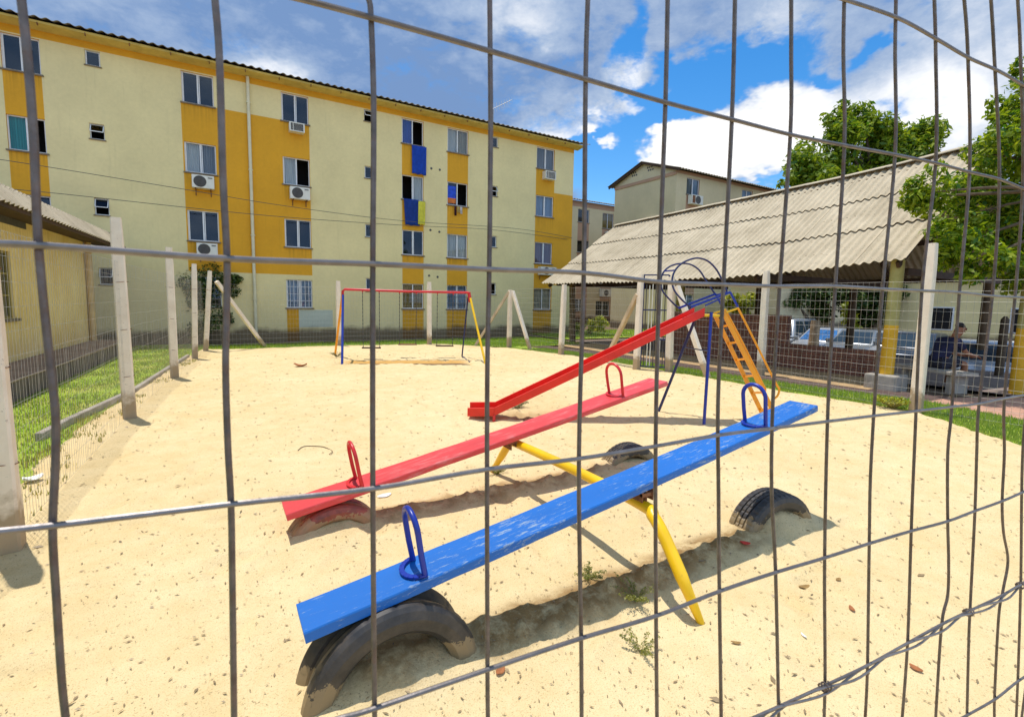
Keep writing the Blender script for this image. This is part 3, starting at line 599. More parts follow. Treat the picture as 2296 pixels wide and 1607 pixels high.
# ------------------------------------------------------------------ double seesaw
ss=empty('seesaw',(2.05,2.7,0),'double seesaw with one blue and one red plank on a yellow pipe frame','seesaw')
fr=[g(1580,1416,-.06),V((2.005,1.57,.18)),V((2.005,1.68,.325)),V((2.012,1.745,.392)),V((2.03,1.82,.432)),V((2.06,1.93,.45)),V((2.1,2.6,.44)),V((2.14,3.40,.405)),V((2.15,3.54,.385)),V((2.16,3.62,.33)),V((2.17,3.76,.18)),V((2.18,3.99,-.06))]
P=spline(fr,6); n=len(P); b=MB(); b.tube(P,[.0345*(.42+.58*min(1,min(i,n-1-i)/7)) for i in range(n)],12); b.build('support_frame',M['yellow'],ss,smooth=True)
def plank(lo,hi,wd,th_,mat,name,label,hpos,hmat):
    lo=V(lo);hi=V(hi); d=(hi-lo).normalized(); side=V((-d.y,d.x,0)).normalized(); nrm=d.cross(side).normalized(); Ln=(hi-lo).length
    bm=bmesh.new(); ns=40; rings=[]
    for i in range(ns+1):
        s=Ln*i/ns; c=lo+d*s+nrm*(-.012*math.sin(math.pi*i/ns)); ring=[]
        for (u,v_) in ((0,0),(.004,.006),(wd-.004,.006),(wd,0),(wd,-th_+.005),(wd-.005,-th_),(.005,-th_),(0,-th_+.005)):
            j=.0025*fbm(s*4,u*30,v_*30); ring.append(bm.verts.new(c+side*(u+j)+nrm*(v_-.006+j*.6)))
        rings.append(ring)
    for a,c in zip(rings,rings[1:]):
        for k in range(8): bm.faces.new((a[k],a[(k+1)%8],c[(k+1)%8],c[k]))
    bm.faces.new(rings[0][::-1]); bm.faces.new(rings[-1]); bmesh.ops.recalc_face_normals(bm,faces=bm.faces)
    b=MB(); me=bpy.data.meshes.new(name); rot=Matrix((d,side,nrm)).transposed().to_4x4()
    o=bpy.data.objects.new(name,me); col.objects.link(o); o.parent=ss; o.location=lo-ss.location; o.rotation_euler=rot.to_euler()
    inv=rot.inverted()@Matrix.Translation(-lo); bm.transform(inv); bm.to_mesh(me); bm.free(); me.materials.append(M[mat]); o['label']=label
    def loc(s,u,v_): return (s,u,v_)
    for s in hpos:
        h=MB(); u0,u1=.03,wd-.03; um=(u0+u1)/2; rad=(u1-u0)/2; pth=[(s,u0,-.002),(s-.004,u0-.004,.10),(s-.004,u0-.006,.20)]
        for k in range(1,10):
            a=math.pi*k/10; pth.append((s-.004,um-(rad+.006)*math.cos(a),.20+rad*1.05*math.sin(a)))
        pth+=[(s-.004,u1+.006,.20),(s-.004,u1+.004,.10),(s,u1,-.002)]
        h.tube(pth,.0135,10)
        arc=[(s-.075*math.sin(math.pi*k/10),um-(rad+.004)*math.cos(math.pi*k/10),.006) for k in range(11)]
        for p,q in zip(arc,arc[1:]): h.bar(p,q,.008,.022,side=(0,0,1))
        hb=h
        me2=bpy.data.meshes.new('handle'); me2.from_pydata(hb.v,[],hb.f); me2.materials.append(M[hmat]); me2.polygons.foreach_set('use_smooth',[True]*len(hb.f)); me2.set_sharp_from_angle(angle=R(40))
        ho=bpy.data.objects.new('handle',me2); col.objects.link(ho); ho.parent=o
    return o
plank(atY(681,1420,1.88),atY(1834,909,1.88),.213,.042,'blue_plank','plank','worn blue plank nearest the camera',(.50,2.98),'blue')
plank(atY(641,1154,3.33),atY(1497,855,3.33),.25,.040,'red_plank','plank','faded red plank farther from the camera',(.50,2.97),'redframe')
for (y,z) in ((1.93,.545),(3.42,.455)):
    b=MB(); c=V((2.06,y,z))
    b.box(c.x-.05,c.x+.05,y-.035,y+.11,z+.01,z+.025); b.box(c.x-.006,c.x+.006,y-.03,y+.04,z-.085,z+.012); b.bar((c.x-.045,y-.03,z-.02),(c.x+.05,y-.03,z-.02),.022,.022); b.tube([(c.x+.035,y-.05,z-.015),(c.x+.035,y+.05,z-.015)],.012,8)
    b.box(c.x-.045,c.x-.037,y-.04,y+.05,z-.06,z+.012); b.box(c.x+.037,c.x+.045,y-.04,y+.05,z-.06,z+.012); b.build('pivot_bracket',M['rust'],ss,bevel=.002)
# ------------------------------------------------------------------ half buried tyres
def tyre_mesh(rad=.335,wd=.2,seed=1,dip=0.,notch=True):
    hw=wd/2; prof=[(rad*.665,-hw*.62),(rad*.675,-hw*.80),(rad*.74,-hw*1.0),(rad*.86,-hw*1.03),(rad*.945,-hw*.93),(rad*.985,-hw*.80),
      (rad,-hw*.62),(rad,-hw*.36),(rad*.965,-hw*.33),(rad*.965,-hw*.27),(rad*1.003,-hw*.24),(rad*1.004,-hw*.03),(rad*.968,-.002),(rad*.968,hw*.04),(rad*1.004,hw*.08),(rad*1.003,hw*.28),(rad*.965,hw*.31),(rad*.965,hw*.37),(rad,hw*.40),(rad,hw*.62),
      (rad*.985,hw*.80),(rad*.945,hw*.93),(rad*.86,hw*1.02),(rad*.74,hw*1.0),(rad*.675,hw*.80),(rad*.665,hw*.62),(rad*.70,hw*.66),(rad*.85,hw*.85),(rad*.93,0),(rad*.85,-hw*.85),(rad*.70,-hw*.66)]
    prof=[(r-dip*math.exp(-((y-.15*hw)/(.42*hw))**2)*(1 if 6<=k<=19 or k==28 else 0),y) for k,(r,y) in enumerate(prof)]
    b=MB(); na=180; npf=len(prof)
    for i in range(na):
        a=2*math.pi*i/na
        for k,(r,y) in enumerate(prof):
            if notch and k in (5,6,19,20) and i%4==0: r*=.98
            if notch and k in (10,11,14,15) and (i+2)%4==0: r*=.984
            if not notch and k in (6,19) and i%9==0: r*=.985
            j=1+.006*fbm(math.cos(a)*1.2+seed,math.sin(a)*1.2,seed)
            b.v.append((r*math.cos(a)*j,y*j,r*math.sin(a)*j))
    for i in range(na):
        for k in range(npf):
            b.f.append((i*npf+k,i*npf+(k+1)%npf,((i+1)%na)*npf+(k+1)%npf,((i+1)%na)*npf+k)); b.mi.append(1 if k in (20,21,22,23) and seed==2 else 0)
    return b
for i,(nm,mt,loc,rot,lab,rad,wd) in enumerate((
  ('tyre','rubber',(.592,1.945,-.035),(0,0,.0),'black tyre half buried in the sand under the low end of the blue plank',.378,.235),
  ('tyre','rubber',(3.42,1.96,-.07),(0,0,-.16),'black tyre with grey sidewall half buried below the raised end of the blue plank',.335,.215),
  ('tyre','rubber_red',(.665,3.46,-.155),(0,0,0),'red painted tyre half buried under the low end of the red plank',.345,.21),
  ('tyre','rubber',(3.51,3.50,-.13),(0,0,-.12),'black treaded tyre half buried below the raised end of the red plank',.33,.2))):
    o=tyre_mesh(rad,wd,i+1,(.045,0,.02,0)[i],i in (1,3)).build(nm,[M[mt],M['rubber_worn']],smooth=True,angle=24); o.location=loc; o.rotation_euler=rot; tag(o,lab,'tyre','tyres buried under the seesaw')
# ------------------------------------------------------------------ slide
sd=empty('slide',g(1588,952),'metal playground slide with red chute, blue hoops and orange ladder','slide')
Dn,Df=6.62,7.03
def nf2(x,y): return atD(x,y,Dn)
def shiftf(p): return p+FW*(Df-Dn)*1.0/ FW.dot(fh) * 0 + fh*(Df-Dn)
near=[nf2(1048,916),nf2(1108,913),nf2(1581,690)]
near[0].z=.155; near[1].z=.165
ins=V((0,0,-.085))
b=MB()
def panel(P,hgt,thk):
    for p,q in zip(P,P[1:]):
        o=fh*thk; h=V((0,0,-hgt)); b.hexa([p+h,q+h,q+h+o,p+h+o,p,q,q+o,p+o])
far=[shiftf(p) for p in near]
panel(near,.115,.03); panel([p-fh*.03 for p in far],.115,.03)
for p,q,p2,q2 in zip(near,near[1:],far,far[1:]):
    z=V((0,0,-.075)); b.hexa([p+z-V((0,0,.012)),q+z-V((0,0,.012)),q2+z-V((0,0,.012)),p2+z-V((0,0,.012)),p+z,q+z,q2+z,p2+z])
for e_ in (near[0],near[2]): pass
b.build('chute',M['red'],sd,bevel=.006)
for c in (near[1],far[1]): b=MB(); b.bar(c+V((0,0,-.1)),c+V((0,0,-.25)),.035,.02); b.build('chute_foot',M['redframe'],sd)
NL=[(1550,690),(1530,673),(1512,651),(1507,628),(1514,606),(1530,590),(1550,581),(1568,579),(1588,586),(1606,604),(1619,628),(1630,653)]
FL=[(1521,691),(1501,671),(1485,651),(1482,628),(1488,610),(1503,597),(1525,591),(1548,593),(1568,606),(1584,631),(1599,653),(1606,662)]
for Lp,D in ((NL,Dn),(FL,Df)):
    b=MB(); b.tube(spline([atD(x,y,D) for x,y in Lp],5),.0125,8); b.build('hoop',M['navy'],sd,smooth=True)
for p,q in ((atD(1490,608,Df),atD(1514,606,Dn)),(atD(1606,662,Df),atD(1630,655,Dn))): b=MB(); b.bar(p,q,.02,.02); b.build('hoop_crossbar',M['blue'],sd)
for (A_,B_,C_,D) in (((1549,688),(1637,655),(1654,688),Dn),((1521,691),(1604,659),(1621,690),Df)):
    b=MB(); b.bar(atD(*A_,D),atD(*B_,D),.028,.028); b.bar(atD(A_[0]+32,A_[1]-3,D),atD(B_[0]-16,B_[1]+12,D),.018,.018); b.bar(atD(*B_,D),atD(*C_,D),.026,.026); b.build('side_rail',M['blue'],sd)
p0=near[2]+V((.0,0,-.09)); p1=far[2]+V((0,0,-.09)); ex=rt*.27
b=MB(); b.hexa([p0-V((0,0,.03)),p0+ex-V((0,0,.03)),p1+ex-V((0,0,.03)),p1-V((0,0,.03)),p0,p0+ex,p1+ex,p1]); b.build('platform',M['yellow'],sd,bevel=.004)
for (tp,Dt,ft,mt,nm_) in (((1595,700),Dn,g(1578,957,-.04),'blue','leg'),((1560,712),Df,g(1475,926,-.04),'navy','leg'),((1612,700),Df,g(1560,905,-.04),'blue','leg')):
    if mt=='blue' and Dt==Df: continue
    b=MB(); b.tube([atD(*tp,Dt),ft],.021,8); b.build(nm_,M[mt],sd,smooth=True)
b=MB(); b.tube([atD(1537,779,6.85+.25),atD(1588,787,6.5)],.009,6); b.build('leg_tie',M['navy'],sd)
ln0,ln1=atD(1620,697,Dn),None; d_=(atD(1729,905,Dn)-atD(1624,697,Dn)); ln1=ln0+d_*1.17
lf0=atD(1601,702,Df); d2=(atD(1704,916,Df)-lf0); lf1=lf0+d2*1.08
for a_,c_ in ((ln0,ln1),(lf0,lf1)):
    b=MB(); b.bar(a_,c_,.055,.03,side=rt); b.build('ladder_rail',M['amber'],sd,bevel=.004)
for k in range(6):
    t=.13+k*.155; b=MB(); b.bar(ln0.lerp(ln1,t),lf0.lerp(lf1,t*1.03),.028,.018); b.build('rung',M['amber'],sd)
for (P_,D) in ((((1655,691),(1690,760),(1738,856),(1747,872),(1744,886),(1737,893)),Dn-.02),):
    b=MB(); b.tube(spline([atD(x,y,D) for x,y in P_],4),.014,8); b.build('handrail',M['amber'],sd,smooth=True)
b=MB(); b.tube(spline([atD(x,y,Df) for x,y in ((1626,694),(1662,762),(1708,856),(1716,872),(1713,884))],4),.014,8); b.build('handrail',M['amber'],sd,smooth=True)
for p,q in ((atD(1655,691,Dn),atD(1628,700,Dn)),(atD(1626,694,Df),atD(1601,702,Df))): b=MB(); b.bar(p,q,.024,.024); b.build('handrail_bracket',M['yellow'],sd)
# ------------------------------------------------------------------ swing set
sw=empty('swing_set',(4.4,12.7,0),'swing set with red top bar, blue and yellow legs and three board seats on chains','swing set')
tA=V((2.88,13.31,1.83)); tB=V((5.94,12.14,1.81)); b=MB(); b.tube([tA+V((-.02,.01,-.2)),tA+V((-.02,.01,-.05)),tA+V((.03,-.01,0)),tA.lerp(tB,.5)+V((0,0,-.012)),tB+V((-.05,.02,0)),tB],.033,10); b.build('top_bar',M['redframe'],sw,smooth=True)
b=MB(); b.bar(tB+V((0,.02,.01)),tB+V((.03,-.02,-.26)),.06,.09,w2=.09,h2=.05); b.build('leg_socket',M['redframe'],sw,bevel=.006)
for (a_,c_,mt,r) in ((tA+V((-.02,-.01,-.15)),g(767,820,-.05),'blue',.03),(tA+V((-.02,.06,-.15)),g(751,798,-.05),'amber',.03),(tB+V((.02,-.04,-.15)),g(1089,818,-.05),'yellow',.03)):
    b=MB(); b.tube([a_,c_],r,8); b.build('leg',M[mt],sw,smooth=True)
b=MB(); e1=g(1036,798,.03); b.tube([tB+V((-.01,.05,-.12)),e1,g(1053,812,-.03)],.022,8); b.build('leg',M['navy'],sw,smooth=True)
td=(tB-tA)
def chain(a_,c_):
    b=MB(); n=int((a_-c_).length/.05)
    for k in range(n):
        p=a_.lerp(c_,k/n); q=a_.lerp(c_,(k+1.25)/n); 
        b.bar(p,q,.019 if k%2 else .008,.008 if k%2 else .019,side=rt)
    b.build('chain',M['grille'],sw)
for (s0,s1,zb,sx) in ((.145,.275,.30,0.),(.435,.57,.36,.35),(.74,.87,.34,.15)):
    off=V((td.y,-td.x,0)).normalized()*-.0; 
    A0=tA+td*s0; A1=tA+td*s1; B0=V((A0.x+sx*.3,A0.y+sx,zb)); B1=V((A1.x+sx*.3,A1.y+sx,zb))
    chain(A0,B0); chain(A1,B1); e=(B1-B0).normalized()*.03
    b=MB(); b.bar(B0-e,B1+e,.16,.028,side=(-td.y,td.x,0)); b.build('swing_seat',M['timber'] if sx!=.35 else M['rust'],sw,bevel=.004)
    for A_ in (A0,A1): b=MB(); b.tube([A_+V((0,0,-.03)),A_+V((0,0,-.075))],.014,6); b.build('hanger',M['redframe'],sw)
# ------------------------------------------------------------------ corrugated sheet helper
def corr(b,p0,p1,dn,pitch,amp,seg=8,rows=1,m=0,th_=.0):
    """corrugated surface: p0->p1 runs across the waves, dn is the vector up the slope"""
    p0=V(p0);p1=V(p1);dn=V(dn); a=(p1-p0); Ln=a.length; a/=Ln; nrm=a.cross(dn).normalized()
    if nrm.z<0: nrm=-nrm
    n=max(2,int(Ln/pitch*seg))
    b.grid(lambda i,j: p0+a*(Ln*i/n)+dn*(j/rows)+nrm*amp*math.sin(2*math.pi*(Ln*i/n)/pitch),n+1,rows+1,m)
    if th_:
        b.grid(lambda i,j: p0+a*(Ln*i/n)+dn*(j/rows)+nrm*(amp*math.sin(2*math.pi*(Ln*i/n)/pitch)-th_),n+1,rows+1,m,flip=True)
        b.grid(lambda i,j: p0+a*(Ln*i/n)+nrm*(amp*math.sin(2*math.pi*(Ln*i/n)/pitch)-th_*j),n+1,2,m)
# ------------------------------------------------------------------ wall with openings (faces -Y)
def facade(b,xs,zs,Y,holes,colf,depth=.14):
    xs=sorted(set(xs));zs=sorted(set(zs))
    def inh(x,z): return any(h[0]<x<h[1] and h[2]<z<h[3] for h in holes)
    for x0,x1 in zip(xs,xs[1:]):
        for z0,z1 in zip(zs,zs[1:]):
            xm,zm=(x0+x1)/2,(z0+z1)/2
            if inh(xm,zm): continue
            b.face([(x0,Y,z0),(x1,Y,z0),(x1,Y,z1),(x0,Y,z1)],colf(xm,zm))
    for (x0,x1,z0,z1) in holes:
        c=colf((x0+x1)/2,z0-.05); D=Y+depth
        b.face([(x0,Y,z0),(x0,D,z0),(x1,D,z0),(x1,Y,z0)][::-1],c); b.face([(x0,Y,z1),(x0,D,z1),(x1,D,z1),(x1,Y,z1)],c)
        b.face([(x0,Y,z0),(x0,D,z0),(x0,D,z1),(x0,Y,z1)],c); b.face([(x1,Y,z0),(x1,D,z0),(x1,D,z1),(x1,Y,z1)][::-1],c)
def window(bld,x0,x1,z0,z1,Y,spec='gg',bars=False,rows=0):
    D=Y+.06; w_=.035; b=MB()
    b.box(x0,x0+w_,D,D+.05,z0,z1); b.box(x1-w_,x1,D,D+.05,z0,z1); b.box(x0+w_,x1-w_,D,D+.05,z0,z0+w_); b.box(x0+w_,x1-w_,D,D+.05,z1-w_,z1)
    xm=(x0+x1)/2
    if len(spec)>1: b.box(xm-.022,xm+.022,D+.003,D+.045,z0+w_,z1-w_)
    for s,(a,c) in zip(spec,((x0,xm),(xm,x1)) if len(spec)>1 else ((x0,x1),)):
        if s in 'gwbyGBpTs' and len(spec)>1:   # sash stiles
            b.box(a+w_,a+w_+.025,D+.012,D+.04,z0+w_,z1-w_); 
    fo=b.build('window',M['alu'],bld)
    b=MB(); b.box(x0-.05,x1+.05,Y-.05,Y+.055,z0-.045,z0-.003); b.build('sill',M['sill'],fo)
    gls=MB(); cur={}
    for s,(a,c) in zip(spec,((x0+w_,xm),(xm,x1-w_)) if len(spec)>1 else ((x0+w_,x1-w_),)):
        up_=s.isupper()
        k=s.lower()
        if not up_ and k!='o': gls.face([(a,D+.028,z0+w_),(c,D+.028,z0+w_),(c,D+.028,z1-w_),(a,D+.028,z1-w_)])
        cm={'w':'curtain_white','b':'curtain_blue','n':'curtain_green','y':'curtain_grey','e':'curtain_beige','t':'curtain_tan','p':'curtain_pattern','s':'curtain_steel'}.get(k)
        if cm:
            cb=cur.setdefault(cm,MB()); n=26; ph=random.uniform(0,6)
            a2,c2=a,c
            if up_: c2=a+(c-a)*.45
            cb.grid(lambda i,j: (a2+(c2-a2)*i/n,D+.085+.018*math.sin(i*1.3+ph)+.008*math.sin(i*2.9),(z0,z1)[j]),n+1,2)
    if gls.v: gls.build('pane',M['glass'],fo)
    for cm,cb in cur.items(): cb.build('curtain',M[cm],fo,smooth=True)
    if bars:
        b=MB(); nb_=7
        for i in range(1,nb_): x=x0+(x1-x0)*i/nb_; b.box(x-.008,x+.008,Y+.012,Y+.028,z0,z1)
        for k in range(1,4): z=z0+(z1-z0)*k/4; b.box(x0,x1,Y+.03,Y+.042,z-.007,z+.007)
        b.build('window_bars',M['alu'] if bars==1 else M['grille'],fo)
    return fo
def vent_window(bld,x0,x1,z0,z1,Y,op):
    D=Y+.06; w_=.028; b=MB(); b.box(x0,x0+w_,D,D+.04,z0,z1); b.box(x1-w_,x1,D,D+.04,z0,z1); b.box(x0+w_,x1-w_,D,D+.04,z0,z0+w_); b.box(x0+w_,x1-w_,D,D+.04,z1-w_,z1)
    fo=b.build('window',M['alu'],bld); b=MB(); b.box(x0-.03,x1+.03,Y-.035,Y+.055,z0-.035,z0-.003); b.build('sill',M['sill'],fo)
    zm=z0+(z1-z0)*(.45 if op else .04); out=.16 if op else 0.
    p=[(x0+w_,D-out,zm),(x1-w_,D-out,zm),(x1-w_,D+.01,z1-w_),(x0+w_,D+.01,z1-w_)]
    b=MB(); 
    for q,r_ in zip(p,p[1:]+p[:1]): b.bar(q,r_,.024,.02)
    s=b.build('sash',M['alu'],fo); b=MB(); b.face(p); b.build('pane',M['glass'],fo)
# ------------------------------------------------------------------ long yellow apartment block
YF=20.5
B1=empty('apartment_block',(3.,YF,0),'long four storey cream and ochre apartment block behind the swings','building')
cols={'L':(-5.05,-4.2),'W':(-.71,.21),'V':(2.33,3.26),'A':(6.87,7.82),'B':(8.92,9.92),'C':(13.6,14.66)}
rows=[(8.06,9.06),(5.79,6.79),(3.49,4.53),(1.20,2.27)]
smc={'S':(-3.17,-2.8),'T':(5.33,5.69),'U':(11.0,11.45)}; smr=[(8.63,9.08),(6.43,6.9),(4.1,4.62),(1.9,2.44)]
holes=[(x0,x1,z0,z1) for x0,x1 in cols.values() for z0,z1 in rows]+[(x0,x1,z0,z1) for x0,x1 in smc.values() for z0,z1 in smr]
def c1(x,z):
    if z>9.1: return 1
    if -5.05<x<-4.2 and z<8.06: return 1
    if -.75<x<3.27 and 2.45<z<8.06: return 1
    if 2.33<x<2.75 and z<1.2: return 1
    if 2.75<x<4.0 and .45<z<1.12: return 2
    if (6.87<x<7.82 or 8.92<x<9.92 or 13.58<x<14.68) and z<8.06: return 1
    if 14.6<x and 2.45<z<7.0: return 1
    return 0
b=MB(); XE=15.86
xs_=[-13,XE,-.75,3.27,2.75,4.0,13.58,14.68]+[h[0] for h in holes]+[h[1] for h in holes]; zs_=[-.15,9.32,9.1,2.45,7.0,.45,1.12]+[h[2] for h in holes]+[h[3] for h in holes]
facade(b,xs_,zs_,YF,holes,c1)
b.face([(XE,YF,-.15),(XE,YF+7.5,-.15),(XE,YF+7.5,9.32),(XE,YF+3.75,10.6),(XE,YF,9.32)]); b.face([(-13,YF,-.15),(-13,YF+7.5,-.15),(-13,YF+7.5,9.32),(-13,YF+3.75,10.6),(-13,YF,9.32)][::-1])
b.face([(XE,YF+7.5,-.15),(-13,YF+7.5,-.15),(-13,YF+7.5,9.32),(XE,YF+7.5,9.32)])
b.build('wall',[M['cream'],M['orange'],M['pale']],B1)
b=MB(); b.face([(-12.9,YF+.8,0),(XE-.1,YF+.8,0),(XE-.1,YF+.8,9.2),(-12.9,YF+.8,9.2)])
for z in (2.9,5.15,7.4): b.face([(-12.9,YF+.15,z),(XE-.1,YF+.15,z),(XE-.1,YF+.8,z),(-12.9,YF+.8,z)])
b.build('interior',M['dark'],B1)
b=MB(); b.hexa([(-13,YF-.46,9.36),(XE+.3,YF-.46,9.36),(XE+.3,YF+.1,9.30),(-13,YF+.1,9.30),(-13,YF-.46,9.42),(XE+.3,YF-.46,9.42),(XE+.3,YF+.1,9.42),(-13,YF+.1,9.42)])
b.build('soffit',M['soffit'],B1)
b=MB()
for k in range(27): x=-12.6+k*1.06; b.box(x-.012,x+.012,YF-.47,YF-.40,9.30,9.37)
b.build('eave_hook',M['rust'],B1)['kind']='stuff'
b=MB(); corr(b,(-13.2,YF-.60,9.47),(XE+.55,YF-.60,9.47),(0,4.35,1.28),.25,.024,8,1,0,.012); corr(b,(-13.2,YF+8.1,9.47),(XE+.55,YF+8.1,9.47),(0,-4.35,1.28),.25,.036,6,1,0,.012); b.build('roof',M['tiles_dark'],B1,smooth=True,angle=60)
b=MB(); b.tube([(1.26,YF-.07,9.3),(1.26,YF-.07,.2)],.055,10); b.build('drainpipe',M['pipe'],B1,smooth=True)
b=MB()
for z in (1.5,3.8,6.1,8.4): b.box(1.19,1.33,YF-.13,YF,z,z+.03)
b.build('pipe_clamp',M['pipe'],B1)['kind']='stuff'
specs={'L':['gg','nO','gg','gg'],'W':['gg','wy','gg','wg'],'V':['gg','wO','gg','ss'],'A':['bO','Og','gg','tt'],'B':['we','go','ww','ss'],'C':['yy','ss','pp','ee']}
specs['A'][1]='ow'; specs['L'][1]='no'; specs['V'][1]='wo'; specs['A'][0]='bo'
for k,(x0,x1) in cols.items():
    for r,(z0,z1) in enumerate(rows):
        window(B1,x0,x1,z0,z1,YF,specs[k][r],bars=(1 if (k,r)==('V',3) else 2 if (k,r)==('B',3) else False))
for k,(x0,x1) in smc.items():
    for r,(z0,z1) in enumerate(smr): vent_window(B1,x0,x1,z0,z1,YF,(k,r) in (('S',1),('S',2),('S',3),('U',1),('T',0)))
b=MB(); b.box(8.97,9.36,YF+.072,YF+.078,6.02,6.62,0); b.box(8.97,9.36,YF+.068,YF+.074,5.88,6.10,1); b.build('window_poster',[simple('poster_blue',(.01,.06,.5),.6,.3,9,0),simple('poster_orange',(.6,.16,.02),.6,.2,9,0)],B1)
for (x,y) in ((967,378),(986,381),(965,516),(985,520),(962,618),(981,621)):
    p=atY(x,y,YF); b=MB(); b.tube([(p.x,YF+.02,p.z),(p.x,YF-.012,p.z)],.05,8); b.build('vent_hole',M['grille'],B1)
# ------------------------------------------------------------------ air conditioners
def ac_condenser(x0,x1,z0,z1,label):
    cx_,cz=(x0+x1)/2,z0; wd=x1-x0; h=z1-z0; r=empty('air_conditioner',(cx_,YF,cz),label,'air conditioner','air conditioners on the apartment block')
    b=MB(); b.box(x0,x1,YF-.32,YF-.04,z0,z1); b.build('casing',M['white_plastic'],r,bevel=.015)
    fx=x0+wd*.36; fz=cz+h*.5; fr_=min(wd*.31,h*.42); b=MB()
    for q in (1.,.8,.6,.4,.2): b.tube([(fx+fr_*q*math.cos(a),YF-.328,fz+fr_*q*math.sin(a)) for a in np.linspace(0,2*math.pi,24,endpoint=False)],.006,4,closed=True)
    b.build('fan_guard',M['grille'],r)
    b=MB(); ring=[(fx+fr_*math.cos(a),YF-.3215,fz+fr_*math.sin(a)) for a in np.linspace(0,2*math.pi,24,endpoint=False)]; b.face(ring)
    for k in range(5):
        a=k*1.257; b.hexa([(fx+math.cos(a+d)*fr_*q,YF-y,fz+math.sin(a+d)*fr_*q) for y in (.3225,.326) for (d,q) in ((0,.15),(.25,.92),(.75,.92),(.6,.15))])
    b.build('fan',M['grille'],r)
    b=MB(); b.box(x0+wd*.72,x0+wd*.92,YF-.324,YF-.321,z0+h*.78,z0+h*.86); b.build('badge',M['grille'],r)
    for s in (.16,.84):
        b=MB(); x=x0+wd*s; b.bar((x,YF,z0-.025),(x,YF-.33,z0-.025),.03,.03); b.bar((x,YF-.01,z0-.22),(x,YF-.01,z0),.03,.02); b.build('bracket',M['rust'],r)
ac_condenser(-.53,.12,5.24,5.67,'white air conditioner below the blue reflecting window left of the drainpipe')
ac_condenser(-.48,.14,2.98,3.40,'white air conditioner directly under the dark window left of the drainpipe, lowest of its column')
ac_condenser(2.52,3.21,5.24,5.68,'white air conditioner with rusty brackets under the second window row right of the drainpipe')
ac_condenser(13.78,14.72,2.92,3.32,'white air conditioner low on the right end of the ochre block by the shelter roof')
def ac_box(x0,x1,z0,z1,label):
    r=empty('air_conditioner',((x0+x1)/2,YF,z0),label,'air conditioner','air conditioners on the apartment block')
    b=MB(); w_=.035; Y0=YF-.30
    b.box(x0,x1,Y0+.02,YF,z0,z1); b.box(x0-.01,x0+w_,Y0,Y0+.02,z0,z1); b.box(x1-w_,x1+.01,Y0,Y0+.02,z0,z1); b.box(x0+w_,x1-w_,Y0,Y0+.02,z0,z0+w_); b.box(x0+w_,x1-w_,Y0,Y0+.02,z1-w_,z1); xm=x0+(x1-x0)*.22; b.box(xm,xm+.02,Y0,Y0+.02,z0+w_,z1-w_); b.build('casing',M['white_plastic'],r)
    b=MB()
    for k in range(9): z=z0+.045+(z1-z0-.09)*k/8; b.box(x0+w_,x1-w_,Y0+.008,Y0+.019,z-.009,z+.009)
    b.build('grille',M['grille'],r)
ac_box(2.56,3.06,7.66,7.98,'small white framed window air conditioner on ochre wall right of the drainpipe')
ac_box(13.95,14.55,7.55,7.93,'boxy window air conditioner hanging under the top window at the right end of the block')
# ------------------------------------------------------------------ laundry
def cloth(name,x0,x1,z0,z1,mat,label,Y=YF-.09,skew=0.,group='laundry hung from the windows'):
    b=MB(); n=18; mm=14
    b.grid(lambda i,j:(x0+(x1-x0)*i/n*(1-.04*(mm-j)/mm)+skew*(1-j/mm),Y+.02*math.sin(i*.8+x0)*(1-j/mm*.6)-.02*(1-j/mm),z0+(z1-z0)*j/mm+.015*math.sin(i*.7)*(1-j/mm)),n+1,mm+1)
    for i in range(0): pass
    o=b.build(name,mat,smooth=True,origin=((x0+x1)/2,Y,z1)); s=o.modifiers.new('solid','SOLIDIFY'); s.thickness=.008; return tag(o,label,'towel',group)
tb=simple('blue_towel',(.008,.05,.34),.95,.25,6,.4,60); tn=simple('navy_towel',(.008,.035,.20),.95,.25,6,.4,60); ty=simple('yellow_towel',(.62,.56,.06),.95,.2,6,.4,60)
cloth('towel',7.28,7.92,6.86,8.02,tb,'bright blue towel hanging from the open top floor window')
cloth('towel',6.92,7.58,4.72,5.80,tn,'dark blue towel hanging beside a yellow cloth under the open window',skew=.06)
cloth('towel',7.55,7.86,4.78,5.76,ty,'yellow cloth hanging to the right of a dark blue towel',Y=YF-.115,skew=-.02)
for k,(x,c_,dz,lab) in enumerate(((9.22,(.05,.01,.015),.40,'dark maroon sock, longest of the small laundry under the poster window'),(9.36,(.5,.36,.12),.26,'tan sock hung between darker ones below the poster window'),(9.50,(.6,.55,.52),.30,'white sock at the right end of the small laundry below the poster window'))):
    cloth('sock',x,x+.10,5.74-dz,5.74,simple('sock_cloth',c_,.9,.2,6,0),lab,group='small laundry below the poster window')
    bpy.data.objects[-1] if False else None
# cables and aerial
def cable(pts,label,r=.010):
    b=MB(); b.tube(spline([V(p) for p in pts],6),r,5); tag(b.build('overhead_cable',M['grille'],smooth=True,origin=pts[0]),label,'cable','cables crossing the block')
cable([atY(-40,352,19.9),atY(110,375,19.9),atY(415,425,19.9),atY(640,462,19.9),atY(900,495,19.9),atY(1150,512,19.9),V((XE,YF-.02,4.9))],'upper thin black cable crossing the cream block front')
cable([atY(-40,420,19.9),atY(110,432,19.9),atY(415,465,19.9),atY(640,487,19.9),atY(900,505,19.9),atY(1100,515,19.9),V((XE-.3,YF-.02,4.8))],'lower thin black cable crossing the cream block front')
AR=atY(1106,262,23.); an=empty('roof_aerial',(AR.x,23.,AR.z-1.5),'thin television aerial above the roof edge of the ochre block','aerial')
b=MB(); b.tube([(AR.x,23,AR.z-2.2),(AR.x,23,AR.z+.35)],.016,6); b.build('mast',M['galv_far'],an)
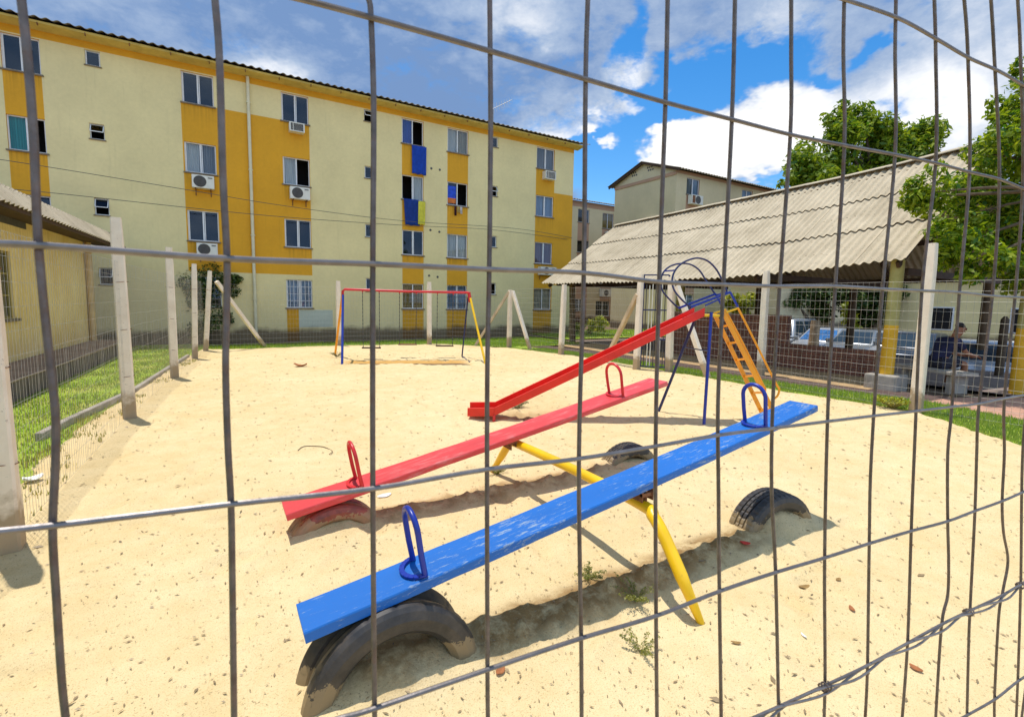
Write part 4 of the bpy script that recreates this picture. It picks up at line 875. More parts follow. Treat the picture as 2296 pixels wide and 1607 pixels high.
bo0,bo1=atY(1102,246,23.),atY(1148,224,23.); b=MB(); b.tube([bo0,bo1],.012,5)
b.build('boom',M['galv_far'],an)
for k in range(9):
    c=bo0.lerp(bo1,k/8.); h=.32-.02*k; b=MB(); b.tube([c+V((-.12,-.3,-.9)).normalized()*h,c-V((-.12,-.3,-.9)).normalized()*h],.008,4); b.build('element',M['galv_far'],an)
# ------------------------------------------------------------------ gabled block on the right
Y2=20.1; X2=23.; B2=empty('gabled_block',(X2,Y2,0),'cream apartment block with gable and salmon trim rising over the shelter roof','building')
W2=[(23.9,25.03,8.04,8.99),(29.15,30.25,8.04,8.99),(34.4,35.5,8.04,8.99)]; W2=W2+[(a,c,z0-2.27,z1-2.27) for a,c,z0,z1 in W2]+[(a,c,z0-6.8,z1-6.8) for a,c,z0,z1 in W2]
b=MB()
def c2(x,z): return 1 if any(h[0]-.02<x<h[1]+.02 for h in W2) and z<8 or z>9.12 else 0
facade(b,[X2,45]+[h[0] for h in W2]+[h[1] for h in W2],[-.1,9.3,9.12]+[h[2] for h in W2]+[h[3] for h in W2],Y2,W2,c2)
YB=25.2; YM=(Y2+YB)/2; RZ=10.2
b.face([(X2,YB,-.1),(X2,Y2,-.1),(X2,Y2,9.2),(X2,YB,9.2)]); b.face([(X2,YB,9.2),(X2,Y2,9.2),(X2,Y2,9.3),(X2,YM,RZ),(X2,YB,9.3)])
b.face([(45,YB,-.1),(X2,YB,-.1),(X2,YB,9.3),(45,YB,9.3)]); b.build('wall',[M['cream2'],M['salmon']],B2)
b=MB(); b.box(X2+.1,44,Y2+.7,Y2+.75,0,9.2); b.build('interior',M['dark'],B2)
b=MB(); b.box(X2-.05,X2-.002,Y2-.02,YB,9.02,9.2); b.build('cornice',M['salmon'],B2)
for p0,p1 in (((YM,RZ+.0),(Y2-.4,9.19)),((YM,RZ+.0),(YB+.4,9.19))):
    b=MB(); b.bar((X2-.2,p0[0],p0[1]),(X2-.2,p1[0],p1[1]),.14,.05,side=(0,0,1)); b.build('barge_board',M['timber'],B2)
b=MB(); corr(b,(X2-.3,Y2-.45,9.27),(45,Y2-.45,9.27),(0,YM-Y2+.45,RZ-9.2),.25,.035,6,1,0,.012); corr(b,(X2-.3,YB+.45,9.27),(45,YB+.45,9.27),(0,YM-YB-.45,RZ-9.2),.25,.035,6,1,0,.012); b.build('roof',M['tiles_dark'],B2,smooth=True,angle=60)
for (yc,zc) in ((23.55,9.72),(22.2,9.78)):
    for (dy,dz) in ((-.26,0),(-.09,0),(.08,0),(-.17,.17),(.0,.17),(.17,.17)):
        b=MB(); b.tube([(X2-.004,yc+dy,zc+dz-.08),(X2+.001,yc+dy,zc+dz-.08)],.065,8); b.build('vent_hole',M['grille'],B2)
for i,h in enumerate(W2): window(B2,*h,Y2,['ys','ss','gg'][i%3])
r=empty('air_conditioner',(24.45,Y2,7.5),'white air conditioner under the window of the gabled block above the shelter roof','air conditioner')
b=MB(); b.box(24.0,25.0,Y2-.35,Y2-.05,7.45,7.98); b.build('casing',M['white_plastic'],r,bevel=.02)
b=MB(); b.face([(24.55+.23*math.cos(a),Y2-.353,7.71+.23*math.sin(a)) for a in np.linspace(0,2*math.pi,20,endpoint=False)]); b.build('fan_guard',M['grille'],r)
b=MB(); b.box(24.05,24.30,Y2-.354,Y2-.351,7.5,7.93); b.build('side_grille',M['rust'],r)
# ------------------------------------------------------------------ farther block between the two
Y3=31.5; B3=empty('far_block',(24.,Y3,0),'distant cream block with salmon window strips seen between the two nearer blocks','building')
W3=[(24.95,26.1,7.98,9.0),(27.5,28.7,7.7,8.95),(24.95,26.15,5.6,6.56),(27.5,28.7,5.5,6.6),(24.85,25.8,.88,1.88),(27.1,28.6,.5,1.75),(24.95,26.1,3.3,4.3),(27.5,28.7,3.2,4.3)]
b=MB(); facade(b,[16,45]+[h[0] for h in W3]+[h[1] for h in W3],[-.2,9.6,9.15]+[h[2] for h in W3]+[h[3] for h in W3],Y3,W3,lambda x,z:1 if z>9.15 or (24.95<x<26.1 or 27.5<x<28.7) and z<8 else 0)
b.face([(16,Y3,-.2),(16,Y3+6,-.2),(16,Y3+6,9.6),(16,Y3,9.6)]); b.build('wall',[M['cream2'],M['salmon']],B3); b=MB(); b.box(16.2,44,Y3+.7,Y3+.75,0,9.4); b.build('interior',M['dark'],B3)
b=MB(); corr(b,(15.7,Y3-.4,9.62),(45,Y3-.4,9.62),(0,4,1.0),.25,.035,6,1,0,.012); b.build('roof',M['tiles_dark'],B3,smooth=True,angle=60)
for i,h in enumerate(W3): window(B3,*h,Y3,['gs','tt','gg','gg','gg','gg','gg','gg'][i],bars=1 if i==4 else False)
r=empty('air_conditioner',(28.1,Y3,7.1),'small white air conditioner on the distant block, partly behind the shelter roof','air conditioner')
b=MB(); b.box(27.75,28.5,Y3-.35,Y3-.05,6.95,7.45); b.build('casing',M['white_plastic'],r,bevel=.02); b=MB(); b.face([(28.0+.18*math.cos(a),Y3-.353,7.2+.18*math.sin(a)) for a in np.linspace(0,2*math.pi,16,endpoint=False)]); b.build('fan_guard',M['grille'],r)
r=empty('air_conditioner',(27.9,Y3,2.1),'grey air conditioner over the lower window of the distant block, framed below the shelter eave','air conditioner')
b=MB(); b.box(27.4,28.6,Y3-.4,Y3-.05,2.1,2.75); b.build('casing',M['white_plastic'],r,bevel=.02); b=MB(); b.face([(27.85+.25*math.cos(a),Y3-.403,2.42+.25*math.sin(a)) for a in np.linspace(0,2*math.pi,16,endpoint=False)]); b.build('fan_guard',M['grille'],r)
# ------------------------------------------------------------------ low yellow house on the left
HD=V((.055,1,0)).normalized(); HN=V((HD.y,-HD.x,0))
def hp(s,o,z): return V((-3.25,12.8,0))+HD*s+HN*o+V((0,0,z))
H=empty('low_house',hp(0,0,0),'low yellow boarded house with sloping corrugated eave at the left edge','house')
se=4.75; s0=-14
wx=[(-3.2,-2.1,1.15,2.2),]
def hwall(b,s_a,s_b,z0,z1,m=0): b.face([hp(s_a,0,z0),hp(s_b,0,z0),hp(s_b,0,z1),hp(s_a,0,z1)],m)
wa,wb,wz0,wz1=-1.2,.0,1.12,2.35
# wall with window opening
A_=atX(40,590,-3.2); 
b=MB()
for (a,c,z0,z1) in ((s0,wa,.3,3.25),(wb,se,.3,3.25),(wa,wb,.3,wz0),(wa,wb,wz1,3.25)): hwall(b,a,c,z0,z1)
for k in range(0): pass
for p,q in (((wa,wz0),(wb,wz0)),((wb,wz0),(wb,wz1)),((wb,wz1),(wa,wz1)),((wa,wz1),(wa,wz0))): b.face([hp(p[0],0,p[1]),hp(q[0],0,q[1]),hp(q[0],-.12,q[1]),hp(p[0],-.12,p[1])])
b.face([hp(se,0,.3),hp(se,-5,.3),hp(se,-5,4.3),hp(se,0,3.25)])
hm=NT('yellow_boards'); v=hm.coord('Object'); sx=hm.n('ShaderNodeSeparateXYZ'); hm.l(v,sx.inputs[0])
wv_=hm.math('PINGPONG',hm.math('MULTIPLY',hm.math('ADD',sx.outputs[1],sx.outputs[0]),1),.06); cc=hm.ramp(hm.noise(v,1.2,5),.3,.72,(.78,.57,.20,1),(.90,.72,.34,1))
cc=hm.mix(hm.ramp(wv_,.0,.006,(.5,.5,.5,1),(0,0,0,1)),cc,(.2,.11,.02)); st=hm.noise(hm.coord('Object',(2,2,.2)),3,5); cc=hm.mix(hm.math('MULTIPLY',hm.ramp(st,.55,.75),.4),cc,(.35,.22,.05))
hm.set(Base_Color=cc,Roughness=.8); b.build('wall',hm.m,H)
b=MB(); 
b.bar(hp(wa+.02,-.06,wz0),hp(wa+.02,-.06,wz1),.05,.05); b.bar(hp(wb-.02,-.06,wz0),hp(wb-.02,-.06,wz1),.05,.05); b.bar(hp((wa+wb)/2,-.06,wz0),hp((wa+wb)/2,-.06,wz1),.05,.05)
for z in (wz0+.02,wz0+.42,wz0+.82,wz1-.02): b.bar(hp(wa,-.062,z),hp(wb,-.062,z),.035,.04,side=(0,0,1))
fo=b.build('window',simple('olive_frame',(.30,.23,.06),.7,.2,5,0),H); b=MB(); b.face([hp(wa,-.075,wz0),hp(wb,-.075,wz0),hp(wb,-.075,wz1),hp(wa,-.075,wz1)]); b.build('pane',M['glass'],fo); b=MB(); b.face([hp(wa-.2,-.4,wz0-.2),hp(wb+.2,-.4,wz0-.2),hp(wb+.2,-.4,wz1+.2),hp(wa-.2,-.4,wz1+.2)]); b.build('interior',M['dark'],H)
b=MB(); b.hexa([hp(wa-.1,-.02,wz0-.06),hp(wb+.1,-.02,wz0-.06),hp(wb+.1,.06,wz0-.06),hp(wa-.1,.06,wz0-.06),hp(wa-.1,-.02,wz0-.01),hp(wb+.1,-.02,wz0-.01),hp(wb+.1,.06,wz0-.01),hp(wa-.1,.06,wz0-.01)]); b.build('sill',M['sill'],fo)
b=MB(); b.bar(hp(-1.6,.012,2.93),hp(.8,.012,2.93),.16,.02,side=(0,0,1)); b.build('vent_slot',M['grille'],H)
b=MB(); b.tube([hp(se-.05,.09,3.0),hp(se-.05,.09,.3)],.075,10); b.build('drainpipe',simple('tan_pipe',(.58,.40,.18),.6,.15,4,0),H,smooth=True)
b=MB(); corr(b,hp(s0,.64,3.0),hp(se+1.6,.64,3.0),HN*-.34+V((0,0,.40)),.177,.022,8,1,0,.010); corr(b,hp(s0,.34,3.37),hp(se+1.6,.34,3.37),HN*-5.2+V((0,0,.75)),.177,.022,6,1,0,.010); b.build('roof',M['fibro'],H,smooth=True,angle=60)
b=MB(); b.hexa([hp(s0,.55,2.92),hp(se+1.5,.55,2.92),hp(se+1.5,.60,2.92),hp(s0,.60,2.92),hp(s0,.55,3.0),hp(se+1.5,.55,3.0),hp(se+1.5,.60,3.0),hp(s0,.60,3.0)]); b.build('fascia',M['timber'],H)
b=MB(); b.hexa([hp(s0,-.0,2.98),hp(se+1.5,-.0,2.98),hp(se+1.5,.55,2.95),hp(s0,.55,2.95),hp(s0,-.0,3.02),hp(se+1.5,-.0,3.02),hp(se+1.5,.55,2.99),hp(s0,.55,2.99)]); b.build('soffit',M['timber'],H)
b=MB(); b.hexa([hp(s0,.0,-.1),hp(se+.3,.0,-.1),hp(se+.3,.82,-.1),hp(s0,.82,-.1),hp(s0,.0,.3),hp(se+.3,.0,.3),hp(se+.3,.78,.28),hp(s0,.78,.28)])
for k in range(30):
    s=s0+k*.62+random.uniform(-.1,.1); b.bar(hp(s,.832,-.02),hp(s+.08,.80,.24),.012,.02)
b.build('plinth',M['slab'],H); b=MB(); b.hexa([hp(s0,.01,.29),hp(se+.3,.01,.29),hp(se+.3,.80,.27),hp(s0,.80,.27),hp(s0,.01,.315),hp(se+.3,.01,.315),hp(se+.3,.80,.295),hp(s0,.80,.295)]); b.build('ledge',simple('brown_screed',(.34,.24,.18),.9,.25,3,.3,20),H)
# ------------------------------------------------------------------ open shelter with corrugated roof
SH=empty('shelter',(11.9,4.45,0),'open shelter with a big corrugated fibre cement roof on yellow posts','shelter')
EV=[(atX(x,y,11.3).y,atX(x,y,11.3).z) for x,y in [(2026,583),(1920,595),(1838,607),(1700,620),(1530,628),(1369,635),(1210,637.5)]]
RG=[(atX(x,y,15.2).y,atX(x,y,15.2).z) for x,y in [(2173,328),(2083,355),(1879,402),(1674,445),(1393,504)]]
def lerpz(P,y):
    if y<=P[0][0]: return P[0][1]
    for (y0,z0),(y1,z1) in zip(P,P[1:]):
        if y<=y1:
            t=(y-y0)/(y1-y0); return z0+(z1-z0)*t
    return P[-1][1]
def smoothz(P,y): return sum(lerpz(P,y+d) for d in (-.5,-.25,0,.25,.5))/5
YA0,YA1=4.25,16.5
def rs(s,y): # s 0 eave .. 1 ridge
    return V((11.3+3.9*s,y,smoothz(EV,y)*(1-s)+smoothz(RG,y)*s-.05*math.sin(math.pi*s)))
b=MB(); PITCH=.177; ROWS=[(.0,.37),(.335,.70),(.665,1.0)]; SHW=PITCH*5
for ri,(sa,sb) in enumerate(ROWS):
    y=YA0; k=0
    while y<YA1-.05:
        y2=min(y+SHW+PITCH*.35,YA1); n=int((y2-y)/PITCH*8); dz=.006*(k%2)+random.uniform(-.004,.004); sk=random.uniform(-.006,.006)
        def fn(i,j,lower=0.):
            yy=y+(y2-y)*i/n; s=sa+(sb-sa)*j/3+sk*(.3 if j==3 else 1); p=rs(s,yy); lift=.030*(1-j/3)+dz-.012*(j/3)
            return p+V((-.5,0,.85))*(lift-lower+.025*math.cos(2*math.pi*(yy-YA0)/PITCH))
        b.grid(lambda i,j:fn(i,j),n+1,4,flip=True); b.grid(lambda i,j:fn(i,j,.009),n+1,4); b.grid(lambda i,j:fn(i,0,.009*j),n+1,2)
        e0=[fn(0,j) for j in range(4)]; e1=[fn(0,j,.009) for j in range(4)]
        for j in range(3): b.face([e0[j],e0[j+1],e1[j+1],e1[j]])
        y+=SHW; k+=1
def rs2(s,y): return V((15.2+3.9*s,y,smoothz(RG,y)*(1-s)+(2.42)*s))
n=int((YA1-YA0)/PITCH*6)
b.grid(lambda i,j: rs2(j/3,YA0+(YA1-YA0)*i/n)+V((.5,0,.85))*(.025*math.cos(2*math.pi*((YA1-YA0)*i/n)/PITCH)),n+1,4,flip=True)
b.grid(lambda i,j: rs2(j/3,YA0+(YA1-YA0)*i/n)+V((.5,0,.85))*(-.01+.025*math.cos(2*math.pi*((YA1-YA0)*i/n)/PITCH)),n+1,4)
b.build('roof',M['fibro'],SH,smooth=True,angle=60)
b=MB(); y=YA0-.05
while y<YA1: 
    y2=min(y+1.08,YA1); p=rs(1,y)+V((0,0,.0)); q=rs(1,y2); 
    for sgn in (-1,1): b.hexa([p+V((0,0,.05)),q+V((0,0,.045)),q+V((sgn*.2,0,-.04)),p+V((sgn*.2,0,-.035)),p+V((0,0,.07)),q+V((0,0,.065)),q+V((sgn*.2,0,-.02)),p+V((sgn*.2,0,-.015))])
    y+=1.02
b.build('ridge_cap',M['fibro'],SH)
for (X_,s_) in ((11.9,.17),(13.3,.52),(14.9,.93)):
    b=MB(); ys2=np.linspace(YA0+.15,YA1-.2,10)
    for y0,y1 in zip(ys2,ys2[1:]): b.bar(rs(s_,y0)-V((0,0,.10)),rs(s_,y1)-V((0,0,.10)),.13,.07,side=(0,0,1))
    b.build('purlin',M['timber'],SH)
for s_ in (.2,.6,.95):
    b=MB(); b.bar(rs2(s_,YA0+.1)-V((0,0,.10)),rs2(s_,YA1-.1)-V((0,0,.10)),.13,.07,side=(0,0,1)); b.build('purlin',M['timber'],SH)
for y in (YA0+.2,7.4,10.5,13.5,YA1-.25):
    b=MB(); b.bar(rs(.05,y)-V((0,0,.2)),rs(.98,y)-V((0,0,.2)),.12,.06,side=(0,0,1)); b.bar(rs2(.02,y)-V((0,0,.2)),rs2(.97,y)-V((0,0,.2)),.12,.06,side=(0,0,1)); b.bar((11.9,y,2.33),(18.7,y,2.33),.14,.06,side=(0,0,1)); b.build('roof_truss',M['timber'],SH)
def spost(x,y,h,mat,foot=True,r=.125,lean=(0,0)):
    b=MB(); b.tube([(x,y,.25 if foot else -.05),(x+lean[0]*.5,y+lean[1]*.5,h*.5),(x+lean[0],y+lean[1],h)],[r,r*.97,r*.93],12); b.build('post',mat,SH,smooth=True)
    if foot:
        b=MB(); b.box(x-.28,x+.28,y-.28,y+.28,-.1,.27); b.build('post_footing',M['grey_conc'],SH,bevel=.03)
spost(11.62,4.52,2.55,M['yellow_post'],lean=(.06,0))
br_=simple('two_tone_post',(.12,.075,.04),.8,.4,4,.3)
spost(13.3,11.2,2.9,simple('olive_post',(.30,.26,.06),.8,.3,3,.3),False,.14); spost(12.5,15.9,2.4,br_,False,.13,(-.1,0))
for (x,y) in ((18.6,5.),(18.6,8.4),(18.6,11.8),(18.6,15.6)): spost(x,y,2.4,br_,False,.12)
yp=g(2280,882); b=MB(); b.tube([(yp.x,yp.y,-.1),(yp.x,yp.y,1.1),(yp.x+.02,yp.y,1.18),(yp.x+.02,yp.y,2.35)],[.125,.125,.12,.115],12); tag(b.build('wooden_pole',M['yellow_post'],smooth=True,origin=(yp.x,yp.y,0)),'ochre painted pole at the far right edge behind the wire fence','pole')
# brick parapet
b=MB(); b.box(12.85,13.03,5.0,7.3,-.05,.62); b.box(12.85,13.03,7.3,11.05,-.05,1.36); tag(b.build('brick_wall',M['brick'],origin=(12.94,8,0),bevel=.006),'dark red brick wall stepping down toward the near yellow post under the shelter','wall')
# ------------------------------------------------------------------ pale walls beyond the shelter
def plain_block(name,loc,x0,x1,y0,y1,z0,z1,mat,label,roof=.6):
    r=empty(name,loc,label,'building'); b=MB(); b.box(x0,x1,y0,y1,z0,z1); b.build('wall',mat,r)
    b=MB(); corr(b,(x0-.5,y0-.4,z1+.02),(x0-.5,y1+.4,z1+.02),(x1-x0+1,0,roof),.25,.03,6,1,0,.012); b.build('roof',M['fibro'],r,smooth=True,angle=60); return r
pb=plain_block('parking_building',(29.5,4,-.72),29.5,36,-14,13.5,-.75,3.1,M['cream'],'long pale building behind the parked cars beyond the shelter')
for y in (-5.,0.5,3.,6.,9.,12.):
    b=MB(); b.box(29.44,29.5,y,y+1.1,.6,1.7); fo=b.build('window',M['alu'],pb); b=MB(); b.box(29.42,29.438,y+.06,y+1.04,.66,1.64); b.build('pane',M['dark'],fo)
plain_block('side_building',(23,15,0),24.2,29,14.2,17.0,-.75,3.0,M['cream2'],'grey cream building end seen behind the slide under the shelter eave')
# ------------------------------------------------------------------ trees and plants
def leaf_cloud(name,clumps,per,size,mat,parent,flat=.8,origin=None):
    vs_=[];tot=0
    for (c,r,k) in clumps:
        n=int(per*k*(r*r)); 
        if n<6: n=6
        d=rng.normal(size=(n,3)); d/=np.linalg.norm(d,axis=1)[:,None]; rad=r*rng.uniform(.25,1,n)**.5*(1+.25*np.sin(d[:,0]*5+c[0]*3)*np.sin(d[:,1]*6+c[1])*np.sin(d[:,2]*5))
        p=np.array(c)+d*rad[:,None]*np.array([1,1,flat])
        nr=d*.5+rng.normal(size=(n,3))*.55+np.array([0,0,.55]); nr/=np.linalg.norm(nr,axis=1)[:,None]
        t_=np.cross(nr,rng.normal(size=(n,3))); t_/=np.linalg.norm(t_,axis=1)[:,None]; s_=np.cross(nr,t_); L_=size*rng.uniform(.6,1.35,n)[:,None]
        a=p-t_*L_; e=p+t_*L_; b1=p+s_*L_*.42+nr*L_*.12; b2=p-s_*L_*.42+nr*L_*.12
        vs_.append(np.stack([a,b1,e,b2],1).reshape(-1,3)); tot+=n
    vv_=np.concatenate(vs_); o0=np.array(parent.location) if parent is not None else np.zeros(3)
    return numesh(name,vv_-o0,np.arange(len(vv_)).reshape(-1,4),mat,parent)
def tree(base,limbs,clumps,per,size,mat,label,cat='tree',name='tree',r0=.16,flat=.8,group=None):
    r=empty(name,base,label,cat,group); b=MB()
    for (pts,ra,rb) in limbs:
        P=spline([V(p) for p in pts],4); b.tube(P,[ra+(rb-ra)*i/(len(P)-1) for i in range(len(P))],7)
    b.build('trunk',M['bark'],r,smooth=True); leaf_cloud('crown',clumps,per,size,mat,r,flat); return r
def pxclumps(lst,D,jit=.35,k=1.):
    out=[]
    for (x,y,rp) in lst:
        rr=rp*D/F0; c=atD(x,y,D+random.uniform(-1,1)*rr*jit*2); out.append((tuple(c),rr,k))
    return out
def subclumps(lst,n,f,spread=.85):
    out=[]
    for (c,r,k) in lst:
        for i in range(n):
            d=rng.normal(size=3); d/=np.linalg.norm(d); q=np.array(c)+d*r*spread*rng.uniform(.45,1.); out.append((tuple(q),r*f*rng.uniform(.7,1.25),k))
    return out
# big tree over the shelter ridge
D=26; c0=pxclumps([(1850,335,58),(1895,285,45),(1935,265,30),(1830,378,40),(1915,350,70),(1985,325,48),(2045,312,45),(2078,305,26),(2000,395,60),(1795,400,26),(1766,412,17),(1870,410,50),(2055,365,40),(1950,400,60),(1882,252,20),(2098,290,14),(1990,290,22)],D)
cl_=subclumps(c0,12,.56,1.12); base=atD(1960,690,D); base.z=-.7
lim=[([base,base+V((.2,0,2.5)),base+V((.1,.3,5.5)),atD(1930,350,D)],.32,.08)]+[([base+V((.1,.2,4.+.5*k)),V(c0[k*2][0]).lerp(base+V((0,0,6)),.4),V(c0[k*2][0])],.12,.03) for k in range(8)]
tree(base,lim,cl_,260,.165,M['leaf_lit'],'broad green tree rising behind the shelter ridge')
# leafy tree at the right edge, in front of the shelter gable
D=9.; c0=pxclumps([(2055,440,30),(2100,430,42),(2150,555,55),(2185,480,55),(2215,345,45),(2255,300,50),(2285,225,42),(2283,155,16),(2255,440,60),(2295,520,65),(2125,515,36),(2080,468,26),(2205,580,42),(2175,415,38),(2310,380,70),(2040,452,18),(2130,590,26),(2330,600,60),(2340,300,80),(2345,450,80),(2240,255,25),(2160,450,30)],D,.6)
cl_=subclumps(c0,12,.52,1.15); base=V((13.25,1.2,0))
lim=[([base,base+V((-.05,.1,1.5)),base+V((.05,.5,3.0)),V(c0[18][0])],.16,.05)]+[([base+V((.0,.25,2.+.25*k)),V(c0[j][0]).lerp(base+V((0,.3,3.2)),.45)+V((0,0,.2)),V(c0[j][0])],.06,.012) for k,j in enumerate((2,3,5,9,1,12,4,0))]
tree(base,lim,cl_,1700,.062,M['leaf_right'],'glossy leafed tree overhanging the near end of the shelter at right')
# shrub behind the left fence corner
D=17.5; c0=pxclumps([(430,640,28),(470,630,34),(510,640,26),(440,690,34),(490,685,34),(415,700,20),(460,735,28),(525,625,14),(510,710,18),(465,605,16)],D,.6)
base=V(g(465,765)); tree(base,[([base+V((0,0,-.1)),base+V((.05,.1,.8)),V(c0[1][0])],.05,.02),([base,base+V((-.3,.1,.7)),V(c0[3][0])],.04,.015)],subclumps(c0,10,.62),1500,.06,M['leaf_dark'],'dark leafy bush behind the corner posts of the left fence','bush','bush')
# yellow green bushes in the courtyard
for (x,y,rp,D,lab) in ((1342,728,26,27.,'rounded yellow green bush in the courtyard beyond the fence, largest of three'),(1298,733,16,26.,'small yellow green bush just right of the brown shelter post'),(1322,748,9,25.,'tiny yellow bush in front of the rounded courtyard bush')):
    c=atD(x,y,D); rr=rp*D/F0; base=V((c.x,c.y,-.02)); cc_=[((c.x,c.y,max(c.z,rr*.6)),rr,1.)]
    tree(base,[([base,base+V((0,0,rr*.6))],.03,.015)],subclumps(cc_,16,.42,.8),1300,.07,M['leaf_yellow'],lab,'bush','bush',group='courtyard bushes')
# trees in the parking area seen under the shelter
for (pts,D,bx,lab,mt) in (([(1770,665,30),(1810,680,34),(1840,670,30),(1790,650,30),(1850,700,20),(1825,645,30)],26.,1822,'dark tree left of the centre pillar, seen under the shelter','leaf_dark'),
        ([(1925,670,34),(1965,665,34),(1950,700,30),(1990,690,26),(1935,645,30),(1985,650,30),(1965,725,14)],25.,1960,'dark hanging tree left of the yellow post, seen under the shelter','leaf_dark'),
        ([(1905,710,16),(1900,690,14),(1915,735,12)],24.5,1903,'small bright yellow green sapling between two dark trees under the shelter','leaf_yellow'),
        ([(1660,690,26),(1680,675,20),(1645,675,18)],24.,1668,'yellow green broad leafed plant behind the slide ladder under the shelter','leaf_yellow')):
    c0=pxclumps(pts,D,.5); base=atD(bx,760,D); base.z=-.7
    tree(base,[([base,base+V((.05,0,1.2)),V(c0[0][0])],.13,.04),([base+V((0,0,1)),V(c0[1][0])],.08,.03)],subclumps(c0,14,.58,1.0),520,.12,M[mt],lab)
# stump-like trunk by the cars
b=MB(); p=atD(1822,800,20.); p.z=-.7; b.tube([p,p+V((0,0,1.0)),p+V((.03,0,1.75))],[.24,.19,.17],9); tag(b.build('tree_stump',simple('pale_bark',(.36,.25,.15),.9,.35,5,.5,15),smooth=True,origin=tuple(p)),'pale cut trunk standing in front of the parked cars','stump')
b=MB(); p=atD(2244,800,12.); p.z=-.05; b.tube([p,p+V((0,0,.8)),p+V((0,0,1.42)),p+V((0,0,1.5))],[.085,.085,.08,.03],10); tag(b.build('wooden_bollard',simple('dark_post_wood',(.10,.07,.045),.9,.35,5,.3),smooth=True,origin=tuple(p)),'dark rounded wooden post standing before the silver car at right','post')
# weeds
def weed(x,y,n,h,label,mat='leaf_lit',sz=.010):
    base=V((x,y,hz(x,y))); r=empty('weed',base,label,'weed','weeds growing in the sand'); b=MB(); pts=[]
    for k in range(n):
        a=random.uniform(0,6.28); l=random.uniform(.5,1)*h; e=base+V((math.cos(a)*l*.9,math.sin(a)*l*.9,l*.55)); m_=base.lerp(e,.5)+V((0,0,l*.15)); b.tube([base,m_,e],.0012,3)
        for t in np.linspace(.2,1,7): pts.append((tuple((base.lerp(m_,t*2) if t<.5 else m_.lerp(e,t*2-1))),sz*1.2,1.))
    b.build('stem',M['leaf_dark'],r); leaf_cloud('leaves',pts,2600,sz*.7,M[mat],r)
weed(*g(1425,1345).xy,16,.16,'straggly weed in the turned sand beside the yellow seesaw leg')
weed(*g(1437,1455).xy,9,.12,'sparse dry weed on open sand below the yellow seesaw leg')
weed(*g(1320,1300).xy,16,.12,'low weed in the shadow under the blue plank')
weed(*g(2000,915).xy,40,.28,'bright leafy weed clump at the foot of the large right post','leaf_yellow',.03)
weed(*g(1160,915).xy,14,.22,'dry weed under the foot of the red slide','leaf_dark',.016)
weed(*g(1115,1063).xy,14,.13,'low weed by the far foot of the yellow seesaw frame')
weed(*g(755,800).xy,16,.25,'dry weed around the rear yellow swing leg','leaf_dark',.016)
# ------------------------------------------------------------------ loose things on the sand
def leaf_obj(x,y,ln,wd,mat,name,label,cat,rot,curl=.25):
    c=g(x,y); z=hz(c.x,c.y)+.006; b=MB(); n=8
    def fn(i,j):
        t=i/n; w_=wd*math.sin(math.pi*(.06+.9*t))**.8*(j-1)
        return (ln*(t-.5),w_,curl*ln*((t-.5)**2)*1.5+abs(j-1)*curl*wd*.9)
    b.grid(fn,n+1,3); o=b.build(name,mat,smooth=True); o.location=(c.x,c.y,z); o.rotation_euler=(0,0,rot); s=o.modifiers.new('solid','SOLIDIFY'); s.thickness=.0015; tag(o,label,cat)
lo_=simple('orange_leaf',(.36,.13,.045),.8,.3,30,0); lb=simple('brown_leaf',(.30,.18,.06),.85,.3,30,0); lr=simple('red_scrap',(.75,.05,.025),.6,.2,20,0); lw=simple('white_scrap',(.82,.82,.80),.6,.05,20,0)
leaf_obj(1122,1506,.055,.018,lo_,'dry_leaf','curled orange leaf near the bottom wire left of the yellow leg','leaf',.5)
leaf_obj(1670,1231,.06,.022,lr,'plastic_scrap','red scrap in the shade beside the right black tyre','litter',2.2)
leaf_obj(1803,1317,.07,.016,lb,'dry_leaf','pale brown leaf right of the yellow leg, left one of a pair','leaf',-.3)
leaf_obj(1880,1298,.04,.012,lb,'dry_leaf','pale brown leaf right of the yellow leg, right one of a pair','leaf',.1)
leaf_obj(1910,1362,.05,.012,lo_,'dry_leaf','dark orange leaf above the doubled wire at right','leaf',.8)
leaf_obj(2053,1503,.05,.016,lo_,'dry_leaf','rust coloured curled leaf below the doubled wire at right','leaf',1.5)
leaf_obj(1650,1440,.045,.010,lb,'dry_leaf','small brown leaf right of the tip of the yellow leg','leaf',2.4)
leaf_obj(1802,1425,.035,.006,lw,'paper_scrap','thin white paper scrap on the sand right of the yellow leg','litter',1.2)
leaf_obj(674,821,.30,.08,lo_,'crumpled_bag','orange crumpled scrap on the sand left of the swings','litter',-.55,.45)
leaf_obj(862,1114,.12,.035,lw,'paper_scrap','white paper scrap behind the red plank and red tyre','litter',.2,.1)
leaf_obj(75,1077,.13,.06,lw,'paper_scrap','white paper scrap on the lawn edge by the near left post','litter',.5,.5)
b=MB(); P=[g(x,y) for x,y in ((668,1012),(680,1003),(700,1001),(725,1004),(745,1012),(738,1020))]; P=[V((p.x,p.y,hz(p.x,p.y)+.006)) for p in P]; b.tube(spline(P,4),.004,4); tag(b.build('twig',simple('twig_bark',(.10,.06,.03),.9,.3,20,0),origin=tuple(P[0])),'thin curved twig lying on open sand left of the red plank','twig')
